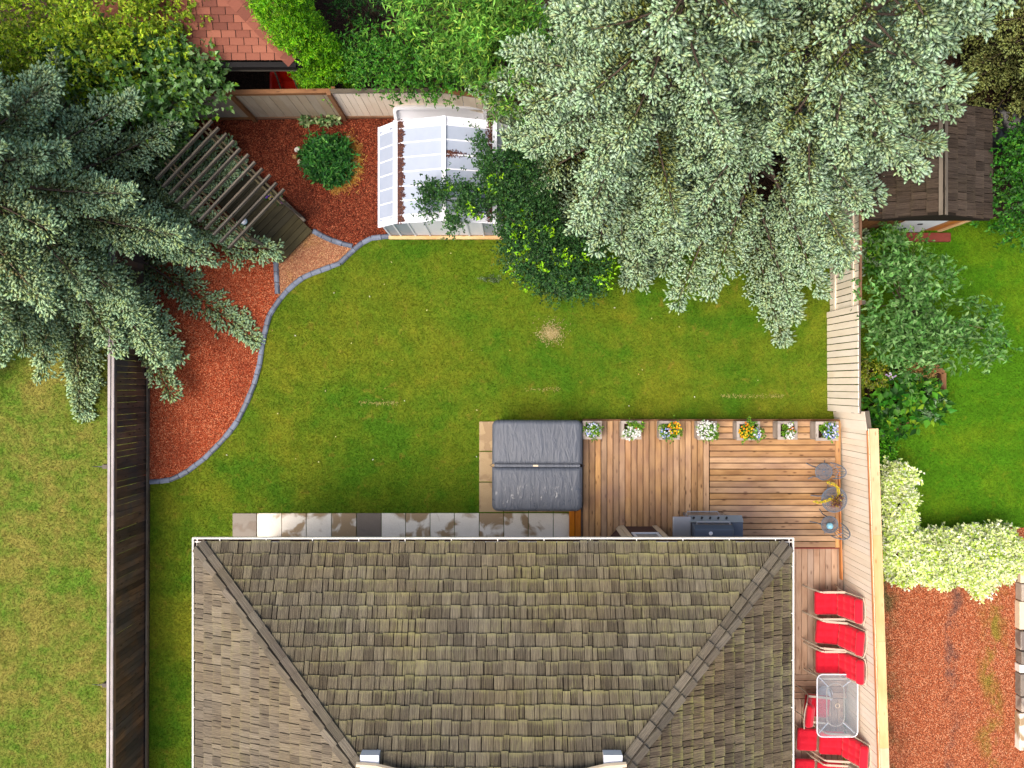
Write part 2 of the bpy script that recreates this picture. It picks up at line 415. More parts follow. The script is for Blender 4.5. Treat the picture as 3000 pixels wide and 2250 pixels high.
MAT['shake_shed'] = shakemat('shake_shed', [(.3, lin(46, 38, 32)), (.5, lin(72, 60, 50)), (.7, lin(96, 82, 70))], lin(90, 80, 56), .3)
MAT['hip'] = shakemat('hip', [(.32, lin(78, 70, 62)), (.5, lin(108, 98, 86)), (.68, lin(136, 126, 112))], lin(132, 126, 96), .3)
MAT['sheathing'] = plain('sheathing', lin(40, 34, 28), .95, .1)
t = NT('red_tile'); r = t.rnd(); p = t.pos()
c = t.ramp(r, [(0, lin(118, 72, 60)), (.5, lin(140, 86, 70)), (1, lin(160, 102, 82))])
c = t.hsv(c, .5, 1, t.math('ADD', .8, t.math('MULTIPLY', t.noise(p, 70, 4, .7), .4)))
t.bump(t.noise(p, 120, 3), .4, .004); MAT['red_tile'] = t.done(c, .9, .15)

# ------------------------------------------------------------------ foliage makers (numpy)
def nrm(a): return a / np.maximum(np.linalg.norm(a, axis=1, keepdims=True), 1e-9)
def leaves_mesh(name, pos, d, up, ln, wd_, col, mat, parent, fold=.25):
    """one folded four-cornered leaf for each entry"""
    n = len(pos); d = nrm(d); s = nrm(np.cross(up, d)); u = np.cross(d, s)
    V = np.empty((n, 4, 3)); l = ln[:, None]; w = wd_[:, None]
    V[:, 0] = pos; V[:, 1] = pos + d * l * .45 + s * w * .5 + u * w * fold
    V[:, 2] = pos + d * l - u * l * .12; V[:, 3] = pos + d * l * .45 - s * w * .5 + u * w * fold
    b = np.arange(n)[:, None] * 4
    F = np.concatenate([b + np.array([[0, 2, 1]]), b + np.array([[0, 3, 2]])])
    inv = np.array(wm(parent).inverted()); Vw = V.reshape(-1, 3)
    Vw = Vw @ inv[:3, :3].T + inv[:3, 3]
    return npmesh(name, Vw, F, mat, np.repeat(col, 4, axis=0), parent)

def pick(rng, cols, wts, n, jit=.08):
    c = np.array([q[:3] for q in cols]); i = rng.choice(len(cols), n, p=np.array(wts) / np.sum(wts))
    return np.clip(c[i] * (1 + rng.normal(0, jit, (n, 1))), 0, 1)

def leafy(parent, blobs, clumps, twigs, per, ll, lw, cols, wts, seed, tl=.22, spread=.2, up=.5, name='crown', newcols=None, newp=.0, mat='leaf', shell=.55, fold=.25, nup=1.0, cvar=.15):
    """blobs (world x,y,z,rx,ry,rz) hold clumps, clumps hold twigs, twigs hold leaves"""
    rng = np.random.default_rng(seed); blobs = np.array(blobs, float)
    vol = (blobs[:, 3] * blobs[:, 4] * blobs[:, 5]) ** (2 / 3); bi = rng.choice(len(blobs), clumps, p=vol / vol.sum())
    dr = nrm(rng.normal(0, 1, (clumps, 3))); dr[:, 2] = np.where(dr[:, 2] < -.25, -dr[:, 2], dr[:, 2])
    rad = shell + (1 - shell) * rng.random((clumps, 1)) ** .6
    cc = blobs[bi, :3] + dr * rad * blobs[bi, 3:6]
    cl = np.repeat(np.arange(clumps), twigs); nt = len(cl)
    tp = cc[cl] + rng.normal(0, spread, (nt, 3)) * np.array([1, 1, .7])
    td = nrm(dr[cl] * 1.0 + rng.normal(0, .55, (nt, 3)) + np.array([0, 0, up]))
    li = np.repeat(np.arange(nt), per); n = len(li); u = rng.random((n, 1))
    p = tp[li] + td[li] * u * tl * (.6 + .8 * rng.random((nt, 1))[li])
    d = nrm(td[li] * .6 + rng.normal(0, .75, (n, 3)))
    upv = nrm(np.array([0, 0, nup]) + rng.normal(0, .45, (n, 3)) + dr[cl][li] * .35)
    c = pick(rng, cols, wts, n, .12) * (1 + rng.normal(0, cvar, (clumps, 1)))[cl][li]
    if newcols is not None:
        fresh = (rng.random(clumps) < newp)[cl][li]
        c[fresh] = pick(rng, newcols, [1] * len(newcols), int(fresh.sum()), .1)
    p[:, 2] = np.maximum(p[:, 2], .03)
    return leaves_mesh(name, p, d, upv, ll * (.6 + .7 * rng.random(n)), lw * (.6 + .7 * rng.random(n)), np.clip(c, 0, 1), MAT[mat], parent, fold), cc

def limbs(parent, base, targets, r0, seed, name='limb', mat='bark', each=True):
    rng = random.Random(seed); base = Vector(base)
    for i, tg in enumerate(targets):
        tg = Vector(tg); mid = base.lerp(tg, .5) + Vector((rng.uniform(-.1, .1), rng.uniform(-.1, .1), .12))
        MB().tube([base, base.lerp(mid, .5) + Vector((0, 0, .05)), mid, mid.lerp(tg, .55), tg], [r0, r0 * .8, r0 * .6, r0 * .4, r0 * .15], 6).build(name, MAT[mat], parent, smooth=True)

def shoots_mesh(name, pos, d, ln, rad, col, parent, rng):
    """one six-sided needle shoot for each entry: a slim double pyramid"""
    n = len(pos); d = nrm(d); a = nrm(np.cross(d, rng.normal(0, 1, (n, 3)))); b = np.cross(d, a)
    V = np.empty((n, 5, 3)); l = ln[:, None]; r = rad[:, None]; V[:, 0] = pos
    for j in range(3):
        an = 2 * math.pi * j / 3; V[:, 1 + j] = pos + d * l * .7 + (a * math.cos(an) + b * math.sin(an)) * r
    V[:, 4] = pos + d * l
    F = np.concatenate([np.arange(n)[:, None] * 5 + np.array([f]) for f in ((0, 2, 1), (0, 3, 2), (0, 1, 3), (1, 2, 4), (2, 3, 4), (3, 1, 4))])
    inv = np.array(wm(parent).inverted()); Vw = V.reshape(-1, 3) @ inv[:3, :3].T + inv[:3, 3]
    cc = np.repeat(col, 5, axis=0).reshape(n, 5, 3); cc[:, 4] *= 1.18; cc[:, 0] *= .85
    return npmesh(name, Vw, F, MAT['needle'], np.clip(cc.reshape(-1, 3), 0, 1), parent, smooth=True)

def spruce(label, bx, by, H, Rr, z0, seed, new, old, group, per=7, dz=.36, sl=.13, sr=.026, newbias=.0, lean=(0, 0), power=.8, twd=.078, reach=None, dzlow=None, cat='tree', name='spruce_tree'):
    rng = np.random.default_rng(seed)
    T = thing(name, label, cat, (bx, by, 0), 0, group)
    MB().tube([(bx + lean[0] * u, by + lean[1] * u, u * H) for u in (0, .1, .3, .6, .85, 1)], [.26, .21, .17, .1, .05, .015], 9).build('trunk', MAT['bark'], T, smooth=True)
    P, D, L_, A = [], [], [], []; lm = MB(); z = z0; ph = 0.0
    while z < H - .15:
        f = 1 - (z - z0) / (H - z0); k = max(4, int(round(per * (.55 + .45 * f)))); ph += .7
        for j in range(k):
            az = ph + 2 * math.pi * (j + rng.uniform(-.35, .35)) / k
            L = (Rr * f ** power) * rng.uniform(.8, 1.1) * (reach(az) if reach else 1) + .18; zb = z + rng.uniform(-.15, .15)
            o = np.array([math.cos(az), math.sin(az), 0]); sd = np.array([-o[1], o[0], 0])
            s0 = .5 * (1 - f) ** 1.2 - .2 * f + rng.uniform(-.08, .08); bend = rng.uniform(-.12, .12); bb = rng.normal(0, .13)
            tx, ty = bx + lean[0] * z / H, by + lean[1] * z / H
            def path(t):
                t = np.asarray(t)[:, None]; r = L * t
                q = o * r + sd * bend * L * t * t; q = q + np.array([tx, ty, zb])
                q[:, 2:3] += r * s0 + .16 * L * t * t - .1 * L * t; return q
            tt = np.linspace(0, 1, 6); lm.tube([tuple(q) for q in path(tt)], [.045 * f + .012, .035 * f + .01, .025 * f + .009, .018, .01, .004], 5, False)
            nt = max(8, int(L / twd) * 2); t = rng.uniform(.2, 1.0, nt) ** .8; sg = np.where(np.arange(nt) % 2, 1.0, -1.0)
            tl = np.minimum(.62, .22 + .3 * (1 - t) * L) * rng.uniform(.6, 1.15, nt)
            an = sg * np.radians(58 - 22 * t + rng.normal(0, 9, nt))
            td = np.cos(an)[:, None] * o + np.sin(an)[:, None] * sd; td[:, 2] = s0 * .5 - .12 + rng.normal(.0, .14, nt); td = nrm(td)
            tb = path(t); tb[:, 2] += rng.normal(0, .03, nt)
            m = np.maximum(5, (tl / .036).astype(int)); ti = np.repeat(np.arange(nt), m); n = len(ti)
            u = rng.random(n); p = tb[ti] + td[ti] * (u * tl[ti])[:, None]
            sdv = nrm(np.cross(td[ti], np.array([0, 0, 1.0]))) * np.where(rng.random(n) < .5, 1, -1)[:, None]
            d = nrm(td[ti] * .75 + sdv * rng.uniform(.1, .9, (n, 1)) + np.array([0, 0, 1.0]) * rng.uniform(-.15, .75, (n, 1)))
            age = u * .55 + t[ti] * .5 + d[:, 2] * .25 + rng.normal(0, .13, n)
            P.append(p); D.append(d); A.append(age + bb); L_.append(sl * (.65 + .6 * rng.random(n)) * (.8 + .3 * t[ti]))
            # leading shoots at the branch tip
            e = path(np.array([1.0])); q = 5
            P.append(np.repeat(e, q, 0)); D.append(nrm(o + rng.normal(0, .45, (q, 3)) + np.array([0, 0, .15]))); A.append(np.full(q, 1.3)); L_.append(np.full(q, sl * 1.45))
        z += (dzlow if dzlow and z < 3.6 else dz) * (.75 + .5 * rng.random()) * (.6 + .4 * f)
    P, D, A, L_ = map(np.concatenate, (P, D, A, L_))
    dd = CAM_H - P[:, 2]; inn = (np.abs(P[:, 0]) * FPX / dd < 1620) & (np.abs(P[:, 1]) * FPX / dd < 1245)
    kp = inn | (rng.random(len(P)) < .22); L_ = np.where(inn, 1.0, 1.5) * L_; fat = np.where(inn, 1.0, 2.0)
    P, D, A, L_, fat = P[kp], D[kp], A[kp], L_[kp], fat[kp]; n = len(P)   # thinner foliage, with larger shoots, far outside the picture
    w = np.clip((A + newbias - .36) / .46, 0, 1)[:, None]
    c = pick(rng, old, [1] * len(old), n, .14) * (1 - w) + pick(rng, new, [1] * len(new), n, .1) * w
    P[:, 2] = np.maximum(P[:, 2], .06)
    lm.build('limbs', MAT['bark'], T, smooth=True)
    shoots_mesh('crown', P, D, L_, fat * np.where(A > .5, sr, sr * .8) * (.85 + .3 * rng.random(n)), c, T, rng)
    print(label, n)
    return T
# ------------------------------------------------------------------ setting: ground, lawns, beds
def sheet(name, poly, z, mat, kind='structure', label=None):
    m = MB(); m.add([(p[0], p[1], z) for p in poly], [tuple(range(len(poly)))])
    o = m.build(name, MAT[mat]); tag(o, label, None, None, kind); return o
def ccw(poly):
    a = sum(poly[i - 1][0] * poly[i][1] - poly[i][0] * poly[i - 1][1] for i in range(len(poly)))
    return poly if a > 0 else poly[::-1]
G = 250
sheet('ground', [(-G, -G), (G, -G), (G, G), (-G, G)], 0, 'soil')
EDGE = [(441, 1411), (493, 1408), (542, 1387), (601, 1342), (651, 1292), (692, 1243), (723, 1180), (746, 1125), (762, 1066), (769, 1012), (778, 967), (791, 922), (818, 881), (850, 843), (895, 809), (945, 791), (1000, 770), (1027, 741), (1059, 714), (1090, 698), (1147, 692)]
EDGE_B = [(814, 862), (811, 809), (809, 764)]
EDGE_C = [(918, 677), (945, 692), (972, 705), (1000, 714), (1034, 722)]
wp = lambda L, h=0: [W(x, y, h) for x, y in L]
YARD = ccw(wp(EDGE + [(1147, 690), (2440, 690), (2440, 250), (2560, 250), (2560, 2320), (437, 2320)]))
sheet('lawn', YARD, .006, 'lawn')
LEFT = ccw(wp([(-900, 500), (400, 500), (400, 2900), (-900, 2900)])); sheet('lawn_west', LEFT, .004, 'lawn_dry')
RIGHT = ccw(wp([(2530, 640), (3700, 640), (3700, 1545), (2960, 1545), (2530, 1570)])); sheet('lawn_east', RIGHT, .004, 'lawn_lush')
BED = ccw(wp([(430, 330)] + [(430, 1405)] + EDGE[:13] + EDGE_B + [(809, 756), (913, 674)] + EDGE_C + EDGE[18:] + [(1500, 690), (1560, 300)]))
BED_S = ccw(wp([(430, 760), (430, 1405)] + EDGE[:13] + EDGE_B + [(809, 756)]))
BED_N = ccw(wp([(430, 330), (430, 760), (809, 756), (913, 674)] + EDGE_C + EDGE[18:] + [(1500, 690), (1560, 300)]))
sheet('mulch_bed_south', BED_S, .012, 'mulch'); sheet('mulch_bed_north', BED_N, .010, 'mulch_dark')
SAW = ccw(wp(EDGE[12:18] + [(1034, 722)] + EDGE_C[::-1] + [(809, 764), (811, 809), (814, 862)]))
sheet('sawdust_bed', SAW, .016, 'sawdust')
GRAV = ccw(wp([(2585, 1600), (2585, 2900), (3700, 2900), (3700, 1545), (2960, 1545)])); sheet('gravel_yard', GRAV, .008, 'red_gravel')

sheet('lawn_north', [(-60, 10.2), (60, 10.2), (60, 60), (-60, 60)], .003, 'lawn_lush')
def scatter_poly(poly, dens, rng, excl=()):
    P = np.array([(p[0], p[1]) for p in poly]); lo = np.maximum(P.min(0), [-14.5, -11]); hi = np.minimum(P.max(0), [14.5, 11])
    n = int(np.prod(hi - lo) * dens); q = lo + rng.random((n, 2)) * (hi - lo); k = inpoly(q, P)
    for e in excl: k &= ~inpoly(q, [(p[0], p[1]) for p in e])
    return q[k]
def grass(name, poly, dens, z, mat, seed, excl, label, hgt=.05):
    rng = np.random.default_rng(seed); q = scatter_poly(poly, dens, rng, excl); n = len(q)
    b = np.c_[q, np.full(n, z)]; a = rng.random(n) * 2 * math.pi; ln = hgt * (.5 + rng.random(n)); a2 = rng.random(n) * 2 * math.pi
    s = np.c_[np.cos(a), np.sin(a), np.zeros(n)] * .0085
    tip = b + np.c_[np.cos(a2) * ln * .75, np.sin(a2) * ln * .75, ln * .6]
    V = np.stack([b - s, b + s, tip], 1).reshape(-1, 3); F = np.arange(3 * n).reshape(-1, 3)
    tag(npmesh(name, V, F, MAT[mat]), label, 'grass', None, 'stuff')
rect = lambda x0, y0, x1, y1: [W(x0, y0), W(x1, y0), W(x1, y1), W(x0, y1)]
grass('lawn_grass', YARD, 1900, .006, 'lawn', 1, (rect(620, 1600, 2560, 2400), rect(1405, 1235, 2560, 1600), rect(680, 1505, 1700, 1620)), 'short mown green grass of the fenced back yard')
grass('dry_grass', LEFT, 1500, .004, 'lawn_dry', 2, (), 'patchy dry grass left of the dark fence', .06)
grass('lush_grass', RIGHT, 1900, .004, 'lawn_lush', 3, (), 'bright green grass right of the cream fence')
def chips(name, poly, dens, z, mat, seed, L, wd_, label, excl=(), cat='mulch'):
    rng = np.random.default_rng(seed); q = scatter_poly(poly, dens, rng, excl); n = len(q); a = rng.random(n) * 2 * math.pi
    d = np.c_[np.cos(a), np.sin(a), rng.normal(0, .25, n)]; s = np.c_[-np.sin(a), np.cos(a), rng.normal(0, .35, n)]
    l = (L * (.4 + rng.random(n) ** 2 * 1.3))[:, None]; w = (wd_ * (.5 + rng.random(n)))[:, None]
    b = np.c_[q, z + .012 + rng.random(n) * .014]
    V = np.stack([b - d * l / 2, b + s * w / 2, b + d * l / 2, b - s * w / 2], 1).reshape(-1, 3); F = np.arange(4 * n).reshape(-1, 4)
    tag(npmesh(name, V, F, MAT[mat]), label, cat, None, 'stuff')
chips('mulch_chips', BED_S, 2200, .012, 'mulch', 4, .095, .024, 'orange red wood mulch chips inside the curved edging')
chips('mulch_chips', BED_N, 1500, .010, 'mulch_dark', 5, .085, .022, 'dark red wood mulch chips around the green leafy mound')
chips('sawdust_chips', SAW, 2200, .016, 'sawdust', 6, .03, .014, 'pale tan chips in the wedge between the edgings')
def pebbles(name, poly, dens, z, mat, seed, sz, label):
    rng = np.random.default_rng(seed); q = scatter_poly(poly, dens, rng); n = len(q); r = sz * (.5 + rng.random(n) ** 2 * 1.2)
    b = np.c_[q, np.full(n, z)]; V = np.empty((n, 4, 3)); a = rng.random(n) * 6.28
    for j in range(3):
        V[:, j] = b + np.c_[np.cos(a + j * 2.1) * r, np.sin(a + j * 2.1) * r, -.002 * np.ones(n)]
    V[:, 3] = b + np.c_[rng.normal(0, .25, n) * r, rng.normal(0, .25, n) * r, r * .9]
    F = np.concatenate([np.arange(n)[:, None] * 4 + np.array([f]) for f in ((0, 1, 3), (1, 2, 3), (2, 0, 3))])
    tag(npmesh(name, V.reshape(-1, 3), F, MAT[mat]), label, 'gravel', None, 'stuff')
pebbles('red_gravel', GRAV, 1300, .008, 'red_gravel', 8, .017, 'crushed red shale gravel beside the pale wood fence cap')

# ------------------------------------------------------------------ garden edging
def edging(label, pts, closed=False):
    P = wp(pts); T = thing('garden_edging', label, 'edging', P[0]); rr = random.Random(len(pts))
    L = [0]
    for i in range(1, len(P)): L.append(L[-1] + (P[i] - P[i - 1]).length)
    def at(s):
        for i in range(1, len(P)):
            if s <= L[i] or i == len(P) - 1: return P[i - 1].lerp(P[i], (s - L[i - 1]) / (L[i] - L[i - 1]))
    n = max(2, int(round(L[-1] / .25))); st = L[-1] / n
    for i in range(n):
        a, b = at(i * st + .006), at((i + 1) * st - .006)
        w = .125 + rr.uniform(-.008, .008); h = .075 + rr.uniform(-.01, .01); m = MB(); ln = (b - a).length
        pr = [(-w/2, 0), (-w/2, h * .6), (-w/2 + .03, h), (w/2 - .03, h), (w/2, h * .6), (w/2, 0)]
        for x in (0, ln):
            for y, z in pr: m.v.append((x, y, z))
        for j in range(6): m.f.append((j, 6 + j, 6 + (j + 1) % 6, (j + 1) % 6))
        m.f += [tuple(range(6)), tuple(range(11, 5, -1))]
        o = bpy.data.objects.new('edging_block', m.mesh('edging_block', MAT['edging'])); link(o, T, frame(a, b))
edging('long curved blue grey block edging between red mulch and lawn', EDGE)
edging('short straight blue grey edging left of the tan chip wedge', EDGE_B)
edging('short curved blue grey edging from the wooden platform corner', EDGE_C)

# ------------------------------------------------------------------ pavers
PV = thing('paver_patio', 'row of stained concrete patio slabs along the house eave and hot tub', 'patio', W(1044, 1540))
xs = [680, 752, 825, 897, 971, 1044, 1117, 1188, 1260, 1331, 1404, 1476, 1548, 1621, 1693]
def slab(x0, y0, x1, y1, mat, h=.05):
    g = .9; a = W(x0 + g, y1 - g, h); b = W(x1 - g, y0 + g, h)
    MB().box(a.x, b.x, a.y, b.y, 0, h + random.uniform(-.006, .006)).build('paver', MAT[mat], PV, bevel=.008)
for i in range(len(xs) - 1):
    slab(xs[i], 1503, xs[i + 1], 1593, {0: 'paver_dark', 5: 'paver_dark'}.get(i, 'paver'))
for y0, y1 in ((1234, 1322), (1323, 1412), (1413, 1501)):
    slab(1403, y0, 1475, y1, 'paver_tan'); slab(1476, y0, 1548, y1, 'paver_tan'); slab(1549, y0, 1621, y1, 'paver_tan'); slab(1622, y0, 1692, y1, 'paver_tan')

# ------------------------------------------------------------------ fences
def fence(label, A, B, h, mats, bw=.14, gap=.006, side=1, rails=(.25, 1.4), cap=None, capw=.12, posts=2.4, postmat=None, zb=.03, topr=None, backrail=False, bow=0.0, capover=0.0, jit=.0):
    """boards from A to B; side=+1: the rails stand on the left of A->B"""
    A, B = Vector((A[0], A[1], 0)), Vector((B[0], B[1], 0)); T = thing('fence', label, 'fence', A); d = (B - A); L = d.length; d.normalize(); n = Vector((-d.y, d.x, 0)) * side
    rr = random.Random(int(L * 100)); k = int(L / (bw + gap)); st = L / k
    for i in range(k):
        p = A + d * (i + .5) * st + n * rr.uniform(-.004, .004)
        hh = h + rr.uniform(-jit, jit)
        board('board', p + Vector((0, 0, zb)), p + Vector((0, 0, hh)) + d * rr.uniform(-.004, .004), st - gap - rr.uniform(0, gap * .6), .018, MAT[mats[0]], T, up=n)
    for z in rails:
        board('rail', A + n * .03 + Vector((0, 0, z)), B + n * .03 + Vector((0, 0, z)), .036, .088, MAT[mats[1]], T)
    if posts:
        m = max(1, int(round(L / posts)))
        for i in range(m + 1):
            p = A + d * min(max(i * L / m, .06), L - .06) - n * .065
            board('post', p, p + Vector((0, 0, h - .03)), .088, .088, MAT[postmat or mats[1]], T, up=n)
    if cap:
        for j, (off, w, z, cm) in enumerate(cap):
            nseg = max(1, int(round(L / 2.6)))
            for i in range(nseg):
                a = A + d * (L * i / nseg + (.003 if i else 0)) + n * off; b = A + d * (L * (i + 1) / nseg) + n * off
                board('cap_board', a + Vector((0, 0, h + z)), b + Vector((0, 0, h + z)), w, .036, MAT[cm], T)
    return T
# west: dark weathered boards, pale top rails
fw0, fw1 = W(330, 255, 1.62), W(322, 2450, 1.62)
FW = fence('dark weathered board fence with pale top rails on the left', (fw0.x, fw0.y), (fw1.x, fw1.y), 1.60, ('dark_wood', 'dark_wood'), .135, .005, 1,
      (1.52,), [(-.05, .06, .02, 'pale_wood'), (.035, .06, .022, 'pale_wood')], posts=2.4, jit=.02)
a, b = Vector((fw0.x, fw0.y, .1)), Vector((fw1.x, fw1.y, .1)); d = (b - a).normalized(); n = Vector((-d.y, d.x, 0))
for i in range(6):
    p0, p1 = a + (b - a) * i / 6, a + (b - a) * ((i + 1) / 6) - d * .01
    board('bottom_rail', p0 + n * .075, p1 + n * .075, .045, .09, MAT['grey_wood'], FW)
# brackets that stick out over the neighbour's lawn
for (bx, by, lab) in ((300, 1366, 'dark metal bracket pointing left from the dark fence beside the mulch tip'), (296, 2003, 'dark metal bracket pointing left from the dark fence near the lower edge')):
    p = W(318, by, 1.5); T = thing('fence_bracket', lab, 'bracket', p, 0, 'brackets on the dark fence')
    MB().box(p.x - .09, p.x + .02, p.y - .045, p.y + .045, p.z - .05, p.z + .1).build('clamp', MAT['grey_wood'], T)
    MB().tube([p + Vector((-.05, 0, .05)), p + Vector((-.2, 0, .07)), p + Vector((-.36, -.005, .02))], [.016, .012, .006], 6).build('arm', MAT['black_plastic'], T)
# north: framed taupe panels, then cream boards
H = 1.66
tp = [W(300, 274, H), W(669, 270, H), W(966, 266, H), W(1292, 263, H), W(1432, 284, H), W(1720, 335, H)]
fence('taupe panel fence half hidden by the round leaved shrub', tp[0], tp[1], H, ('taupe_paint', 'brown_wood'), .28, .004, -1, (.1, H - .06), [(0.0, .1, 0, 'brown_wood')], posts=0)
FB = fence('taupe framed fence panel with brown posts below the red roof', tp[1], tp[2], H, ('taupe_paint', 'brown_wood'), .2, .004, -1, (.1, H - .06), [(0.0, .1, 0, 'brown_wood')], posts=0)
for p, q in ((tp[1], .05), (tp[2], -.02)):
    board('post', Vector((p.x + q, p.y - .06, 0)), Vector((p.x + q, p.y - .06, H + .03)), .09, .09, MAT['brown_wood'], FB, up=(0, 1, 0))
fence('cream board fence behind the greenhouse', tp[2], tp[3], H, ('cream_paint', 'brown_wood'), .15, .005, -1, (.08,), [(.01, .1, 0, 'grey_wood')], posts=2.4)
fence('cream board fence angled towards the blue spruce', tp[3], tp[4], H, ('cream_paint', 'brown_wood'), .15, .005, -1, (.08,), [(.01, .1, 0, 'brown_wood')], posts=2.4)
fence('cream board fence running under the blue spruce', tp[4], tp[5], H, ('cream_paint', 'brown_wood'), .15, .005, -1, (.08,), [(.01, .1, 0, 'brown_wood')], posts=2.4)
# east: three runs of cream boards
e0, e1 = W(2524, 250, H), W(2524, 893, H)
fence('cream fence with two rails showing below the blue spruce', (e0.x, e0.y), (e1.x, e1.y), H, ('cream_paint', 'cream_paint'), .14, .016, -1, (.35, 1.3), [(.02, .06, -.01, 'brown_wood')], posts=2.4, postmat='grey_wood')
e0, e1 = W(2514, 893, H), W(2516, 1212, H)
fence('gapped cream board fence between the lawn and the leafy shrubs', (e0.x, e0.y), (e1.x, e1.y), H, ('cream_paint', 'grey_wood'), .14, .016, 1, (.35, 1.3), [(.03, .06, -.03, 'grey_wood')], posts=0)
e0, e1 = W(2533, 1205, H), W(2541, 1262, H)
fence('short cream fence step with a grey post', (e0.x, e0.y), (e1.x, e1.y), H, ('cream_paint', 'cream_paint'), .14, .01, -1, (), [(-.05, .1, .0, 'grey_wood')], posts=0)
f0, f1 = W(2546, 1256, 1.7), Vector((8.36, -10.6, 1.7))
FE = fence('long cream board fence with a wide pale wood cap beside the deck', (f0.x, f0.y), (f1.x, f1.y), 1.68, ('cream_paint', 'cream_paint'), .14, .005, -1, (), [(-.105, .2, .02, 'cap_wood')], posts=2.4, postmat='cream_paint')
board('trim_board', (f0.x - .02, f0.y - .05, 1.66), (f1.x - .02, f1.y, 1.66), .02, .06, MAT['cedar'], FE)

# ------------------------------------------------------------------ deck
DH = .35
DK = thing('deck', 'stained timber deck with boards in two directions behind the house', 'deck', W(1900, 1400))
x0, x1 = W(1708, 0, DH).x, W(2078, 0, DH).x; yt, yb = W(0, 1233, DH).y, -3.84
n = 21; st = (x1 - x0) / n; rr = random.Random(3)
for i in range(n):
    x = x0 + (i + .5) * st
    board('deck_board', (x, yt - rr.uniform(0, .008), DH - .019), (x, yb, DH - .019), st - .016, .038, MAT['deck'], DK)
hx0, hx1 = W(2079, 0, DH).x, W(2447, 0, DH).x; hyb = W(0, 1604, DH).y; n = 21; st = (yt - hyb) / n
for i in range(n):
    y = yt - (i + .5) * st
    board('deck_board', (hx0 + rr.uniform(0, .01), y, DH - .019), (hx1, y, DH - .019), st - .018, .038, MAT['deck'], DK)
board('edge_board', (hx1 + .07, yt, DH - .012), (hx1 + .07, hyb, DH - .012), .13, .038, MAT['deck'], DK)
board('fascia_board', (x0, yt + .02, DH - .12), (hx1 + .14, yt + .02, DH - .12), .035, .22, MAT['brown_wood'], DK)
board('fascia_board', (x0 - .02, yt, DH - .12), (x0 - .02, yb, DH - .12), .035, .22, MAT['dark_wood'], DK)
board('fascia_board', (W(2300, 0, DH).x, hyb - .02, DH - .09), (hx1 + .14, hyb - .02, DH - .09), .035, .16, MAT['red_stain'], DK)
MB().box(x0 + .05, hx1, yb, yt - .05, 0, DH - .08).build('frame', MAT['dark'], DK)
board('cedar_strip', (f0.x - .1, -2.1, DH + .02), (f0.x - .03, W(0, 1695, .3).y, DH + .02), .035, .12, MAT['cedar'], DK)
STP = thing('deck_step', 'two orange cedar boards of the step beside the hot tub', 'step', W(1685, 1540))
for x in (1675.5, 1693.5):
    p = W(x, 1497, .18); board('step_board', (p.x, -3.0, .16), (p.x, -3.85, .16), .135, .038, MAT['cedar'], STP)
MB().box(W(1669, 0, .1).x, W(1700, 0, .1).x, -3.84, -3.02, 0, .14).build('frame', MAT['dark'], STP)
LD = .2
DL = thing('side_deck', 'narrow greyed side deck between the house roof and the cream fence', 'deck', W(2390, 1800))
sx0, sx1 = W(2296, 0, LD).x, 8.17; st = .147; n = int((sx1 - sx0) / st); ya, yc = hyb - .05, W(0, 1976, LD).y
for i in range(n):
    x = sx0 + (i + .5) * st
    board('deck_board', (x, ya, LD - .019), (x, yc, LD - .019), st - .008, .038, MAT['deck_low'], DL)
for i in range(4):
    y = yc - .075 - i * .147; board('deck_board', (sx0, y, LD - .019), (sx1 + .05, y, LD - .019), .138, .038, MAT['deck_low'], DL)
yd = yc - 4 * .147 - .01
for i in range(n):
    x = sx0 + (i + .5) * st
    board('deck_board', (x, yd, LD - .019), (x, -10.4, LD - .019), st - .009, .038, MAT['deck_low'], DL)
MB().box(sx0 + .02, sx1 - .02, -10.35, ya, 0, LD - .06).build('frame', MAT['dark'], DL)

# ------------------------------------------------------------------ house
EV = 2.9; XL, XR = W(577, 0, EV).x, W(2312, 0, EV).x; YE = W(0, 1590, EV).y
PIT = .505; TH = math.atan(PIT); CT, ST = math.cos(TH), math.sin(TH); WID = XR - XL; RUN = WID / 2
HS = thing('house', 'house with a mossy wooden shake hip roof and white gutters', 'house', ((XL + XR) / 2, YE - 3, 0))
wy = -3.86
MB().box(XL + .55, XR - .55, -14, wy, 0, EV - .12).build('wall', MAT['cream_trim'], HS)
m = MB(); zr = EV + RUN * PIT; yr = YE - RUN; xm = (XL + XR) / 2; ys = -16
m.add([(XL, YE, EV), (XR, YE, EV), (xm, yr, zr), (xm, ys, zr), (XL, ys, EV), (XR, ys, EV)], [(0, 2, 1), (0, 4, 3, 2), (1, 2, 3, 5), (3, 4, 5), (0, 1, 5, 4)])
RF = m.build('roof', MAT['sheathing'], HS)
m = MB(); EXPO = .262
widths = [.1, .12, .14, .155, .17, .185, .2, .22, .24, .27]
def shake_geo(w, L, t=.034):
    v = [(0, 0, .012 + t), (0, w, .012 + t), (0, w, .012), (0, 0, .012), (-L, 0, .010), (-L, w, .010)]
    f = [(0, 1, 5, 4), (3, 2, 1, 0), (4, 5, 2, 3)]
    # local x runs down the slope: butt at x=0
    return v, f
def shake_mesh(w, L, mat, nm='shingle'):
    v, f = shake_geo(w, L); me = bpy.data.meshes.new(nm); me.from_pydata(v, [], f); me.materials.append(mat)
    at = me.attributes.new('UVdir', 'FLOAT_VECTOR', 'POINT'); at.data.foreach_set('vector', np.array([(p[0], p[1], 0) for p in v], np.float32).ravel()); return me
